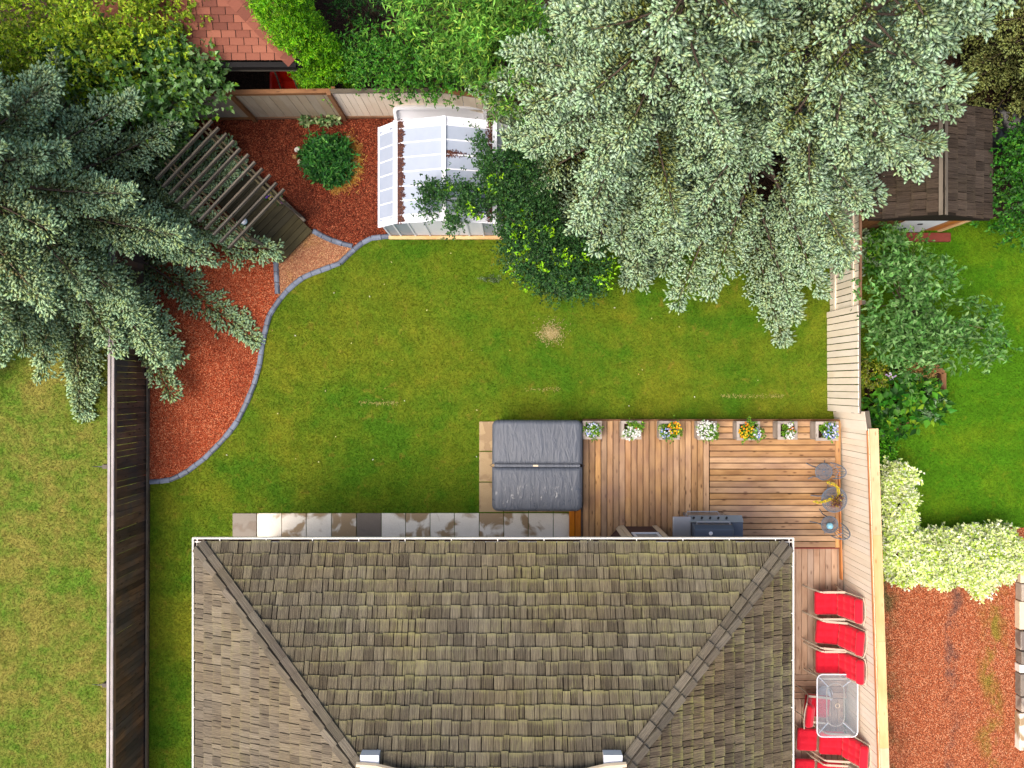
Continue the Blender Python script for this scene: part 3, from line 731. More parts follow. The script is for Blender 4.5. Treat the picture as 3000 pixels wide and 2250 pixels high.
def shake_plane(O, e, s, mat, lo, hi, dmax, out, seed):
    """courses of shakes climbing along s from O; lo/hi give the ends along e at plan run p"""
    rng = random.Random(seed); O, e, s = Vector(O), Vector(e), Vector(s); nn = e.cross(s)
    if nn.z < 0: nn = -nn
    d = EXPO * .92; k = 0
    while d < dmax:
        p = d * CT; a, b = lo(p), hi(p); x = a - rng.random() * .1
        while x < b:
            w = rng.choice(widths)
            xa, xb = max(x, a), min(x + w, b)
            if xb - xa > .05:
                jd = rng.uniform(-.018, .02); ctr = O + e * xa + s * (d - EXPO + jd)
                M4 = Matrix(((-s.x, e.x, nn.x, ctr.x), (-s.y, e.y, nn.y, ctr.y), (-s.z, e.z, nn.z, ctr.z), (0, 0, 0, 1)))
                out.append((M4, xb - xa - rng.uniform(.009, .02), mat))
            x += w
        d += EXPO; k += 1
shk = []
s_n, s_w, s_e = (0, -CT, ST), (CT, 0, ST), (-CT, 0, ST)
LIM = 5.4
shake_plane((XL, YE, EV), (1, 0, 0), s_n, 'shake', lambda p: p, lambda p: WID - p, LIM / CT, shk, 1)
shake_plane((XL, YE, EV), (0, -1, 0), s_w, 'shake_w', lambda p: p, lambda p: 6.9, LIM / CT, shk, 2)
shake_plane((XR, YE, EV), (0, -1, 0), s_e, 'shake_e', lambda p: p, lambda p: 6.9, LIM / CT, shk, 3)
def emit_shakes(shk, parent, limit=300, L=EXPO * 1.12, nm='shingle'):
    def vis(M4):
        c = M4.translation; D = CAM_H - c.z; return abs(c.x) * FPX / D < 1480 and abs(c.y) * FPX / D < 1105
    idx = sorted((i for i in range(len(shk)) if vis(shk[i][0])), key=lambda i: -shk[i][1] / (CAM_H - shk[i][0].translation.z))
    top = set(idx[:limit]); cache = {}; inv = wm(parent).inverted()
    for i in top:
        M4, w, mt = shk[i]; w = round(w, 2); key = (w, mt)
        if key not in cache: cache[key] = shake_mesh(w, L, MAT[mt], nm)
        o = bpy.data.objects.new(nm, cache[key]); link(o, parent, M4)
    for mt in sorted({q[2] for q in shk}):
        V, F, U = [], [], []
        for i, (M4, w, mm) in enumerate(shk):
            if i in top or mm != mt: continue
            v, f = shake_geo(w, L); k = len(V); off = i * 3.7; Q = inv @ M4
            V += [tuple(Q @ Vector(p)) for p in v]; U += [(p[0], p[1] + off, 0) for p in v]; F += [tuple(q + k for q in g) for g in f]
        if not V: continue
        me = bpy.data.meshes.new(nm + '_field'); me.from_pydata(V, [], F); me.materials.append(MAT[mt])
        at = me.attributes.new('UVdir', 'FLOAT_VECTOR', 'POINT'); at.data.foreach_set('vector', np.array(U, np.float32).ravel())
        o = bpy.data.objects.new(nm + '_field', me); link(o, parent, wm(parent)); tag(o, kind='stuff')
emit_shakes(shk, RF)
# hip caps
def hip(x0, sx, mats):
    Lh = math.sqrt(2 + PIT * PIT); k = int(5.2 / .255)
    for i in range(k):
        for sd_ in (0, 1):
            t0, t1 = i * .255 + .05, (i + 1) * .255 + .09
            a = Vector((x0 + sx * t0, YE - t0, EV + PIT * t0)); b = Vector((x0 + sx * t1, YE - t1, EV + PIT * t1))
            hd = (b - a).normalized()
            nn = Vector((0, ST, CT)) if sd_ == 0 else Vector((-sx * ST, 0, CT))
            y = nn.cross(hd).normalized(); want = Vector((sx, 0, 0)) if sd_ == 0 else Vector((0, -1, 0))
            if y.dot(want) < 0: y = -y
            lift = .05
            v = []
            w = .15
            for q, up in ((a, lift + .035), (b, lift - .012)):
                for c, th in ((0, .0), (w, .0)):
                    v.append(q + y * c + nn * up)
            for q, up in ((a, lift - .025), (b, lift - .03)):
                for c in (0, w): v.append(q + y * c + nn * up)
            ctr = a.copy(); me = bpy.data.meshes.new('hip_cap')
            me.from_pydata([tuple(p - ctr) for p in v], [], [(0, 1, 3, 2), (4, 5, 1, 0), (1, 5, 7, 3), (0, 2, 6, 4)])
            me.materials.append(MAT[mats])
            at = me.attributes.new('UVdir', 'FLOAT_VECTOR', 'POINT'); at.data.foreach_set('vector', np.array([((p - a).dot(hd) * .6, (p - a).dot(y), 0) for p in v], np.float32).ravel())
            o = bpy.data.objects.new('hip_cap', me); link(o, RF, Matrix.Translation(ctr))
hip(XL, 1, 'hip'); hip(XR, -1, 'hip')
# gutters
def gutter(A, B, nout):
    A, B, nout = Vector(A), Vector(B), Vector(nout); d = (B - A).normalized()
    m = MB(); M4 = Matrix(((d.x, nout.x, 0, A.x), (d.y, nout.y, 0, A.y), (d.z, nout.z, 1, A.z), (0, 0, 0, 1))); L = (B - A).length
    for (y0, y1, z0, z1) in ((.075, .105, -.1, .0), (0, .02, -.1, -.03), (.02, .075, -.1, -.09)):
        m.box(0, L, y0, y1, z0, z1, M4)
    g = m.build('gutter', MAT['gutter_white'], HS)
    MB().box(.01, L - .01, .021, .074, -.088, -.05, M4).build('leaf_litter', MAT['soil_dark'], g)
    k = int(L / .92)
    for i in range(k):
        x = (i + .6) * L / k; MB().box(x - .008, x + .008, -.03, .102, .001, .008, M4).build('strap', MAT['gutter_white'], g)
gutter((XL - .1, YE, EV), (XR + .1, YE, EV), (0, 1, 0))
gutter((XL, YE + .1, EV - .001), (XL, ys, EV - .001), (-1, 0, 0)); gutter((XR, YE + .1, EV - .001), (XR, ys, EV - .001), (1, 0, 0))
# bay window under the eave
bz = DH
pts = [(2.24, wy), (2.62, -3.47), (3.53, -3.47), (3.90, wy)]
BW = MB().prism(ccw(pts), bz, 2.5).build('bay_window', MAT['brown_siding'], HS)
for i in range(3):
    a, b = Vector((*pts[i], 0)), Vector((*pts[i + 1], 0)); d = (b - a).normalized(); nn = Vector((-d.y, d.x, 0)); nn = nn if nn.y > -.01 and (nn.y > 0) else -nn
    L = (b - a).length
    for u in (.055, L - .055):
        p = a + d * u + nn * .012; board('corner_trim', p + Vector((0, 0, bz)), p + Vector((0, 0, 2.5)), .11, .024, MAT['cream_trim'], BW, up=nn)
    M4 = frame(a + nn * .012, b + nn * .012); 
    if i == 1:
        s = MB()
        s.box(.14, L - .14, -.03 if nn.y < 0 else .0, .03, 1.25, 1.31, M4); s.build('window_sill', MAT['white_paint'], BW)
        for x in (.15, L - .21): MB().box(x, x + .06, -.005, .025, 1.31, 2.25, M4).build('window_frame', MAT['white_paint'], BW)
        MB().box(.21, L - .21, -.002, .012, 1.31, 2.2, M4).build('window_pane', MAT['glass'], BW)
# upper storey: its gutter corners and white flashings just reach the lower edge of the picture
for (xp, sx) in ((1084, 1), (1795, -1)):
    q = W(xp, 2224, EV + 1.9)
    MB().box(q.x - .17, q.x + .17, q.y - .14, q.y + .1, q.z - .3, q.z + .06).build('flashing', MAT['white_paint'], HS)
    a = W(xp - sx * 40, 2240, EV + 2.0); b = W(xp + sx * 75, 2258, EV + 2.0); c_ = W(xp + sx * 300, 2275, EV + 2.0)
    MB().tube([a, a.lerp(b, .5) + Vector((0, .03, 0)), b, c_], .05, 6).build('upper_gutter', MAT['cream_trim'], HS)
wa, wb = W(1040, 2290, 4.8), W(1830, 2290, 4.8)
MB().box(wa.x, wb.x, -12, wa.y, 3.0, 5.4).build('upper_wall', MAT['cream_trim'], HS)

# ------------------------------------------------------------------ hot tub
tb = [W(1438, 1233, .95), W(1702, 1229, .95), W(1709, 1497, .95), W(1448, 1500, .95)]
cx = sum((p for p in tb), Vector()) / 4; ang = math.atan2(tb[1].y - tb[0].y, tb[1].x - tb[0].x)
TUB = thing('hot_tub', 'hot tub under a grey folding vinyl cover', 'hot tub', (cx.x, cx.y, 0), ang * .6 - .012)
hw, hd_ = 1.065, 1.075
MB().box(-hw + .06, hw - .06, -hd_ + .06, hd_ - .06, .05, .84).build('cabinet', MAT['dark'], TUB, local=True, bevel=.06)
def cushion(name, parent, mat, x0, x1, y0, y1, z0, z1, nx=14, ny=14, tuft=(1, 1), dep=.25, rad=.08, mtx=Matrix.Identity(4), wrinkle=0.0, seed=0, crown=.0, flat=0):
    """padded slab with rounded rim and tufted top, in the parent's frame"""
    V = []; F = []; rng = random.Random(seed)
    hx, hy = (x1 - x0) / 2, (y1 - y0) / 2; cx_, cy_ = (x0 + x1) / 2, (y0 + y1) / 2; th = z1 - z0
    def pt(i, j, top):
        u, v = i / nx * 2 - 1, j / ny * 2 - 1
        # squircle rounding of the corners
        X, Y = u * hx, v * hy
        ex, ey = max(0, abs(X) - (hx - rad)), max(0, abs(Y) - (hy - rad)); r = math.hypot(ex, ey)
        if ex > 0 and ey > 0 and v * flat <= 0:
            k = max(ex, ey) / r; X = math.copysign(hx - rad + ex * k, X); Y = math.copysign(hy - rad + ey * k, Y)
        edge = min(1, min(1 - abs(u), (1 - abs(v)) * (3 if v * flat > 0 else 1)) / .12); e = 1 - (1 - edge) ** 2
        bump_ = abs(math.sin(math.pi * tuft[0] * (u + 1) / 2)) ** .5 * abs(math.sin(math.pi * tuft[1] * (v + 1) / 2)) ** .5
        h = th * (.45 + .55 * e) * (1 - dep + dep * bump_) + crown * (1 - u * u) * (1 - v * v)
        if wrinkle: h += rng.uniform(-wrinkle, wrinkle) * e
        return mtx @ Vector((cx_ + X, cy_ + Y, z0 + (h if top else 0)))
    for top in (1, 0):
        for j in range(ny + 1):
            for i in range(nx + 1): V.append(tuple(pt(i, j, top)))
    k = (nx + 1) * (ny + 1); ix = lambda i, j, b: b * k + j * (nx + 1) + i
    for j in range(ny):
        for i in range(nx):
            F.append((ix(i, j, 0), ix(i + 1, j, 0), ix(i + 1, j + 1, 0), ix(i, j + 1, 0)))
            F.append((ix(i, j, 1), ix(i, j + 1, 1), ix(i + 1, j + 1, 1), ix(i + 1, j, 1)))
    for i in range(nx):
        F.append((ix(i, 0, 1), ix(i + 1, 0, 1), ix(i + 1, 0, 0), ix(i, 0, 0))); F.append((ix(i, ny, 0), ix(i + 1, ny, 0), ix(i + 1, ny, 1), ix(i, ny, 1)))
    for j in range(ny):
        F.append((ix(0, j, 0), ix(0, j + 1, 0), ix(0, j + 1, 1), ix(0, j, 1))); F.append((ix(nx, j, 1), ix(nx, j + 1, 1), ix(nx, j + 1, 0), ix(nx, j, 0)))
    m = MB(); m.v = V; m.f = F; return m.build(name, MAT[mat], parent, local=True, smooth=True)
c1 = cushion('cover_half', TUB, 'vinyl', -hw, hw, .035, hd_, .84, .955, 40, 22, (1, 1), 0, .14, wrinkle=.004, seed=2, crown=.035, flat=-1)
c2 = cushion('cover_half', TUB, 'vinyl', -hw, hw, -hd_, -.035, .84, .955, 40, 22, (1, 1), 0, .14, wrinkle=.004, seed=3, crown=.035, flat=1)
MB().box(-hw + .05, hw - .05, -.034, .034, .86, .93).build('hinge_strip', MAT['vinyl'], TUB, local=True, bevel=.01)
MB().box(-.1, .02, -.02, .02, .931, .936).build('label_tag', MAT['cream_trim'], TUB, local=True)
for s in (-1, 1):
    MB().tube([(s * hw, .03, .86), (s * (hw + .06), .0, .85), (s * hw, -.03, .86)], .008, 5).build('handle_strap', MAT['black_plastic'], TUB, local=True)

# ------------------------------------------------------------------ greenhouse
ya_, yb_ = 3.69, 5.68; xw, xe, xr_ = -3.0, .02, -1.48
GH = thing('greenhouse', 'white framed greenhouse with milky gambrel roof panels', 'greenhouse', (xr_, ya_, 0))
prof = [(xw - .02, 1.56), (xw + .42, 1.98), (xr_, 2.28), (xe - .40, 1.98), (xe + .02, 1.56)]
ov = .13; NP = 6; ys_ = [ya_ - ov + (yb_ - ya_ + 2 * ov) * i / NP for i in range(NP + 1)]
# the end panels are shorter white bands
ys_ = [ya_ - ov, ya_ - ov + .17] + [ya_ - ov + .17 + (yb_ - ya_ + 2 * ov - .34) * i / 6 for i in range(1, 7)] + [yb_ + ov]
for k in range(4):
    (xa, za), (xb, zb_) = prof[k], prof[k + 1]
    for i in range(len(ys_) - 1):
        m = MB(); v = []
        for t_ in (0, .008):
            for (x, z) in ((xa, za), (xb, zb_)):
                for y in (ys_[i] + .006, ys_[i + 1] - .006): v.append((x, y, z + t_))
        m.add(v, [(0, 1, 3, 2), (4, 6, 7, 5), (0, 2, 6, 4), (1, 5, 7, 3), (0, 4, 5, 1), (2, 3, 7, 6)])
        m.build('roof_panel', MAT['white_paint' if i in (0, len(ys_) - 2) else 'sheet'], GH)
    for y in ys_:
        board('glazing_bar', (xa, y, za + .016), (xb, y, zb_ + .016), .028, .018, MAT['white_paint'], GH)
for (x, z), w in zip(prof, (.04, .1, .09, .1, .04)):
    board('ridge_bar' if z > 2.1 else 'purlin', (x, ys_[0] - .01, z + .035), (x, ys_[-1] + .01, z + .035), w, .03, MAT['white_paint'], GH)
def wallrow(y, sgn):
    xs_ = [xw, xw + .26, xw + .62, xw + .98, xw + 1.95, xw + 2.3, xw + 2.62, xe]
    for i in range(len(xs_) - 1):
        xm_ = (xs_[i] + xs_[i + 1]) / 2; hh = np.interp(xm_, [q[0] for q in prof], [q[1] for q in prof]) - .03
        MB().box(xs_[i] + .015, xs_[i + 1] - .015, y - .01, y + .01, .1, hh).build('door' if i == 3 else 'wall_panel', MAT['white_paint' if i in (2, 3, 4) else 'sheet'], GH)
    for x in xs_:
        hh = np.interp(x, [q[0] for q in prof], [q[1] for q in prof]) - .02; board('stud', (x, y - .012 * sgn, .05), (x, y - .012 * sgn, hh), .04, .04, MAT['white_paint'], GH, up=(0, 1, 0))
wallrow(ya_, 1); wallrow(yb_, -1)
for x in (xw, xe):
    for i in range(4):
        a, b = ya_ + (yb_ - ya_) * i / 4, ya_ + (yb_ - ya_) * (i + 1) / 4
        MB().box(x - .008, x + .008, a + .015, b - .015, .1, 1.55).build('wall_panel', MAT['sheet'], GH)
board('sill', (xw - .05, ya_ - .06, .045), (xe + .1, ya_ - .06, .045), .09, .09, MAT['cap_wood'], GH)
board('sill', (xw, yb_ + .02, .045), (xe, yb_ + .02, .045), .06, .09, MAT['cap_wood'], GH)
# debris along the west purlin
rng = np.random.default_rng(5); nn_ = 5000; yy = ya_ - ov + rng.random(nn_) * (yb_ - ya_ + 2 * ov); ed = rng.random(nn_) < .75
wd1 = .1 + .07 * np.abs(np.sin(yy * 9.3)) * np.sin(yy * 23) ** 2
xx = np.where(ed, prof[1][0] + .055 + rng.random(nn_) ** 1.4 * wd1, prof[3][0] - .055 - rng.random(nn_) ** 1.6 * wd1)
clm = rng.random(nn_) < .06; xx = np.where(clm, xr_ + .05 + rng.exponential(.12, nn_), xx); yy = np.where(clm, 5.02 + rng.normal(0, .03, nn_), yy)
zz = np.interp(xx, [q[0] for q in prof], [q[1] for q in prof]) + .016 + rng.random(nn_) * .012
an = rng.random(nn_) * 6.28
leaves_mesh('needle_litter', np.c_[xx, yy, zz], np.c_[np.cos(an), np.sin(an), rng.normal(0, .1, nn_)], np.tile([0, 0, 1.0], (nn_, 1)), np.full(nn_, .045), np.full(nn_, .02), pick(rng, [lin(96, 54, 44), lin(120, 72, 50), lin(84, 50, 52)], [1, 1, 1], nn_), MAT['leaf'], GH, 0)['kind'] = 'stuff'

# white tray that leans behind the greenhouse
a, b = W(1147, 345, 1.0), W(1425, 352, 1.0); 
PT = thing('white_trough', 'long white plastic trough leaning behind the greenhouse', 'trough', ((a.x + b.x) / 2, 6.05, 0))
def rrect(x0, x1, z0, z1, r, n=5):
    o = []
    for (cx_, cz_, a0) in ((x1 - r, z1 - r, 0), (x0 + r, z1 - r, 90), (x0 + r, z0 + r, 180), (x1 - r, z0 + r, 270)):
        for i in range(n + 1):
            an = R(a0 + 90 * i / n); o.append((cx_ + r * math.cos(an), cz_ + r * math.sin(an)))
    return o
lx0, lx1 = a.x, b.x
# a shallow shell lying open side up, tilted to the south
tilt = Matrix.Translation((0, 6.42, .66)) @ Matrix.Rotation(R(58), 4, 'X')
def loop(x0, x1, y0, y1, z, r): return [tilt @ Vector((p[0], p[1], z)) for p in rrect(x0, x1, y0, y1, r)]
rings = [loop(lx0 + .08, lx1 - .06, -.2, .2, -.22, .1), loop(lx0, lx1, -.27, .27, .0, .12), loop(lx0, lx1, -.27, .27, .03, .12), loop(lx0 + .07, lx1 - .07, -.2, .2, .03, .09), loop(lx0 + .1, lx1 - .1, -.17, .17, -.1, .07)]
m = MB(); k = len(rings[0])
for rg in rings: m.v += [tuple(p) for p in rg]
for i in range(4):
    for j in range(k): m.f.append((i*k+j, i*k+(j+1) % k, (i+1)*k+(j+1) % k, (i+1)*k+j))
m.f.append(tuple(range(4*k, 5*k))); m.f.append(tuple(range(k-1, -1, -1)))
m.build('shell', MAT['white_paint'], PT, smooth=False)
for x in (lx0 + .3, lx1 - .3): board('prop', (x, 6.38, 0), (x, 6.36, .44), .09, .09, MAT['grey_wood'], PT, up=(0, 1, 0))

# ------------------------------------------------------------------ pergola and its platform
U = Vector((.72, -.69, 0)).normalized(); NV = Vector((.69, .72, 0)).normalized()
def pn(a, b, z): p = U * a + NV * b; return Vector((p.x, p.y, z))
PG = thing('pergola', 'weathered grey slatted pergola set diagonally beside the dark spruce', 'pergola', pn(-7.5, -1.2, 0))
PH = 2.1
for i in range(11):
    a = -8.72 + i * .218
    board('rafter', pn(a, -.37 + random.uniform(-.03, .03), PH + .1), pn(a + .015, -2.18 + random.uniform(-.04, .04), PH + .1), .04, .1, MAT['grey_wood'], PG)
for b in (-.56, -.66, -1.66, -1.76):
    board('beam', pn(-8.85, b, PH), pn(-6.38, b, PH), .04, .14, MAT['moss_shade_wood'], PG)
for a in (-8.6, -6.6):
    for b in (-.61, -1.71):
        board('post', pn(a, b, 0), pn(a, b, PH - .02), .06, .09, MAT['grey_wood'], PG, up=tuple(U))
for b in (-.61, -1.71):
    board('brace', pn(-6.62, b, 1.6), pn(-7.05, b, PH - .05), .05, .05, MAT['moss_shade_wood'], PG)
    board('brace', pn(-8.55, b, 1.6), pn(-8.15, b, PH - .05), .05, .05, MAT['moss_shade_wood'], PG)
PL = thing('wooden_platform', 'mossy plank platform under the pergola', 'platform', pn(-7.3, -1.2, 0))
for i in range(17):
    a = -6.16 - .075 - i * .152; board('plank', pn(a, -.68, .14), pn(a, -1.8, .14), .144, .036, MAT['moss_shade_wood'], PL)  # planks carry the pergola's shade in their colour, over the mossy tone
board('side_curb', pn(-8.6, -.63, .2), pn(-6.45, -.63, .2), .07, .09, MAT['grey_wood'], PL)
m = MB(); m.v = []; c_ = [pn(-6.2, -.72, 0), pn(-6.2, -1.76, 0), pn(-8.7, -1.76, 0), pn(-8.7, -.72, 0)]
MB().prism(ccw([(p.x, p.y) for p in c_]), 0, .118).build('frame', MAT['dark'], PL)
# ornament hung under the rafters, and flowers on the curb
p = W(714, 648, 1.45)
GB = thing('hanging_ornament', 'white and blue ball hanging from the pergola rafters', 'ornament', (p.x, p.y, p.z))
MB().lathe([(.005, -.075), (.05, -.055), (.075, 0), (.05, .055), (.005, .075)], 12, p).build('ball', MAT['white_paint'], GB, smooth=True)
MB().lathe([(.076, -.03), (.079, -.02), (.079, -.005), (.074, 0)], 12, p).build('band', MAT['blue_glass'], GB)
MB().tube([p + Vector((0, 0, .07)), Vector((p.x, p.y, PH + .06))], .004, 4).build('cord', MAT['dark'], GB)
def flowerbits(parent, c, r, n, cols, wts, size, seed, zj=.03, name='blossoms'):
    rng = np.random.default_rng(seed); a = rng.random(n) * 6.28; q = np.sqrt(rng.random(n)) * r
    P = np.c_[c[0] + np.cos(a) * q, c[1] + np.sin(a) * q, c[2] + rng.normal(0, zj, n) + .5 * (r - q) * .4]
    V = []; F = []; C_ = []; cc = pick(rng, cols, wts, n, .06)
    ang = np.arange(5) / 5 * 6.283
    for i in range(n):
        s = size * (.7 + .6 * rng.random()); t_ = rng.normal(0, .35, 2); k = len(V)
        V.append(P[i] + [0, 0, -.004]); 
        for w in ang + rng.random() * 6: V.append(P[i] + [math.cos(w) * s, math.sin(w) * s, .006 + s * (t_[0] * math.cos(w) + t_[1] * math.sin(w))])
        for j in range(5): F.append((k, k + 1 + j, k + 1 + (j + 1) % 5))
        C_ += [cc[i]] * 6
    inv = np.array(wm(parent).inverted()); V = np.array(V) @ inv[:3, :3].T + inv[:3, 3]
    o = npmesh(name, V, F, MAT['petal'], np.array(C_), parent); o['kind'] = 'stuff'; return o
for (px, py, cols, lab) in ((790, 560, [lin(238, 226, 130)], 'pale yellow flower in the shade of the pergola'), (786, 577, [lin(110, 70, 170), lin(230, 220, 120)], 'small purple and yellow flower on the pergola platform'), (820, 585, [lin(150, 40, 150)], 'small magenta flower at the pergola curb')):
    p = W(px, py, .3); T = thing('potted_flower', lab, 'flower', (p.x, p.y, .158))
    MB().lathe([(.05, 0), (.07, .12), (.075, .12)], 10, (p.x, p.y, .158)).build('pot', MAT['soil_dark'], T)
    flowerbits(T, (p.x, p.y, .3), .075, 14, cols, [1] * len(cols), .03, int(px)); 
    leafy(T, [(p.x, p.y, .25, .07, .07, .04)], 5, 3, 4, .05, .03, [lin(60, 90, 40)], [1], int(px), .05, .02, name='foliage')[0]['kind'] = 'stuff'
# ------------------------------------------------------------------ planter boxes on the deck
LG, MG, DG = lin(120, 170, 40), lin(80, 130, 36), lin(48, 92, 30)
BLU = [lin(190, 200, 240), lin(130, 150, 220), lin(225, 230, 250), lin(245, 245, 250)]
WHT = [lin(250, 250, 246), lin(236, 238, 230)]
YEL = [lin(250, 190, 20), lin(255, 150, 20), lin(250, 215, 60)]
plan = [  # rim pixels x0,y0,x1,y1, flowers, label, fill
    (1707, 1233, 1763, 1287, [(.0, .0, .17, 60, BLU)], 'planter box of pale blue flowers beside the hot tub cover', .75),
    (1820, 1233, 1879, 1287, [(-.05, -.08, .17, 90, WHT), (.12, -.06, .1, 30, WHT), (.1, .06, .03, 4, [lin(230, 90, 100)])], 'planter box of white flowers and lime leaves, second from the hot tub', .8),
    (1931, 1233, 1991, 1288, [(.1, .05, .16, 55, YEL), (-.1, -.08, .14, 40, BLU)], 'planter box of orange blossoms with blue flowers, third from the hot tub', .9),
    (2043, 1234, 2100, 1289, [(-.03, .02, .24, 170, WHT)], 'planter box overflowing with white flowers on the corner of the board pattern', .9),
    (2158, 1234, 2226, 1290, [(-.05, .0, .2, 70, YEL), (.16, -.05, .12, 40, BLU)], 'planter box of yellow pansies and blue flowers', .95),
    (2278, 1234, 2336, 1288, [(.02, -.1, .11, 40, WHT), (.05, .03, .07, 14, [lin(245, 150, 60), lin(240, 90, 90)]), (.05, .12, .07, 16, WHT)], 'planter box half bare with a few orange and white flowers', .45),
    (2389, 1235, 2456, 1291, [(.05, .0, .2, 80, BLU)], 'planter box of blue flowers in the deck corner by the cream fence', .7)]
for i, (a0, b0, a1, b1, fl, lab, fill) in enumerate(plan):
    zt = DH + .38; A, B = W(a0, b1, zt), W(a1, b0, zt); c = (A + B) / 2; hx, hy = (B.x - A.x) / 2, (B.y - A.y) / 2
    T = thing('planter_box', lab, 'planter', (c.x, c.y, DH), 0, 'wooden planter boxes along the deck edge')
    for (s, L1) in ((-1, 0), (1, 0)):
        for k in range(2):
            z = DH + .1 + k * .19
            board('side_plank', (c.x - hx + .02, c.y + s * (hy - .03), z), (c.x + hx - .02, c.y + s * (hy - .03), z), .03, .185, MAT['planter_wood'], T)
            board('side_plank', (c.x + s * (hx - .03), c.y - hy + .05, z), (c.x + s * (hx - .03), c.y + hy - .05, z), .03, .185, MAT['planter_wood'], T)
        board('rim', (c.x - hx, c.y + s * (hy - .035), zt), (c.x + hx, c.y + s * (hy - .035), zt), .07, .03, MAT['planter_wood'], T)
        board('rim', (c.x + s * (hx - .035), c.y - hy + .07, zt), (c.x + s * (hx - .035), c.y + hy - .07, zt), .07, .03, MAT['planter_wood'], T)
    MB().box(c.x - hx + .045, c.x + hx - .045, c.y - hy + .045, c.y + hy - .045, DH + .01, zt - .05).build('soil', MAT['soil_dark'], T)
    rx, ry = hx * fill, hy * fill
    leafy(T, [(c.x + .02, c.y, zt - .02, rx, ry, .09)], int(26 * fill + 4), 5, 6, .055, .028, [LG, MG, lin(150, 190, 50)], [2, 2, 1], 40 + i, .07, .04, name='foliage')[0]['kind'] = 'stuff'
    for j, (ox, oy, r, n, cols) in enumerate(fl):
        flowerbits(T, (c.x + ox, c.y + oy, zt + .09), r, n, cols, [1] * len(cols), .021, 100 + i * 7 + j, .025)

# ------------------------------------------------------------------ barbecue
zb = DH; q0, q1 = W(1972, 1512, zb + .92), W(2178, 1512, zb + .92)
BQ = thing('barbecue_grill', 'gas barbecue with dark lid and steel shelf beside the eave', 'grill', ((q0.x + q1.x) / 2, -3.4, zb))
yf, ybk = q0.y, -3.66; lx0, lx1 = W(2026, 0, 1.27).x, W(2142, 0, 1.27).x
MB().box(lx0, lx1, ybk, yf - .06, zb + .1, zb + .78).build('cabinet', MAT['grill_steel'], BQ, bevel=.01)
MB().box(q0.x, lx0 - .006, ybk + .04, yf - .02, zb + .84, zb + .9).build('side_shelf', MAT['grill_steel'], BQ, bevel=.012)
MB().box(lx1 + .006, q1.x, ybk + .04, yf - .1, zb + .84, zb + .9).build('side_shelf', MAT['grill_lid'], BQ, bevel=.012)
m = MB(); m.add([(lx0 - .06, yf - .14, zb + .93), (q1.x, yf - .14, zb + .93), (q1.x, yf, zb + .8), (lx0 - .06, yf, zb + .8), (lx0 - .06, yf - .14, zb + .74), (q1.x, yf - .14, zb + .74), (q1.x, yf - .02, zb + .74), (lx0 - .06, yf - .02, zb + .74)], [(0, 3, 2, 1), (4, 5, 6, 7), (3, 7, 6, 2), (0, 1, 5, 4), (0, 4, 7, 3), (1, 2, 6, 5)])
cp = m.build('control_panel', MAT['grill_steel'], BQ)
for i in range(5):
    x = lx0 + .06 + i * .19; c = Vector((x, yf - .06, zb + .87)); dv = Vector((0, .68, .73))
    MB().tube([c - dv * .01, c + dv * .035], .026, 10).build('knob', MAT['black_plastic'], cp)
m = MB(); prof_ = [(yf - .15, .93), (yf - .17, 1.06), (yf - .26, 1.15), (ybk + .16, 1.17), (ybk + .03, 1.08), (ybk, .93)]
for x in (lx0 + .01, lx1 - .01):
    for y, z in prof_: m.v.append((x, y, zb + z))
for j in range(5): m.f.append((j, 6 + j, 7 + j, j + 1))
m.f += [(5, 4, 3, 2, 1, 0), (6, 7, 8, 9, 10, 11), (0, 5, 11, 6)]
lid = m.build('lid', MAT['grill_lid'], BQ, bevel=.015)
MB().tube([(lx0 + .08, yf - .15, zb + 1.09), (lx0 + .08, yf - .1, zb + 1.1), (lx1 - .08, yf - .1, zb + 1.1), (lx1 - .08, yf - .15, zb + 1.09)], .018, 8).build('handle', MAT['grill_steel'], lid)
MB().lathe([(.04, 0), (.045, .012), (.02, .02)], 14, ((lx0 + lx1) / 2 - .08, yf - .35, zb + 1.16)).build('thermometer', MAT['white_paint'], lid)
MB().tube([(lx0 - .1, yf - .02, zb + .8), (lx0 - .08, yf + .09, zb + .84), (lx0 + .62, yf + .09, zb + .84), (lx0 + .7, yf - .02, zb + .8)], .016, 7).build('towel_rail', MAT['grill_steel'], BQ)
for x in (lx0 + .04, lx1 - .04):
    for y in (ybk + .05, yf - .1): MB().box(x - .03, x + .03, y - .03, y + .03, zb, zb + .12).build('foot', MAT['black_plastic'], BQ)

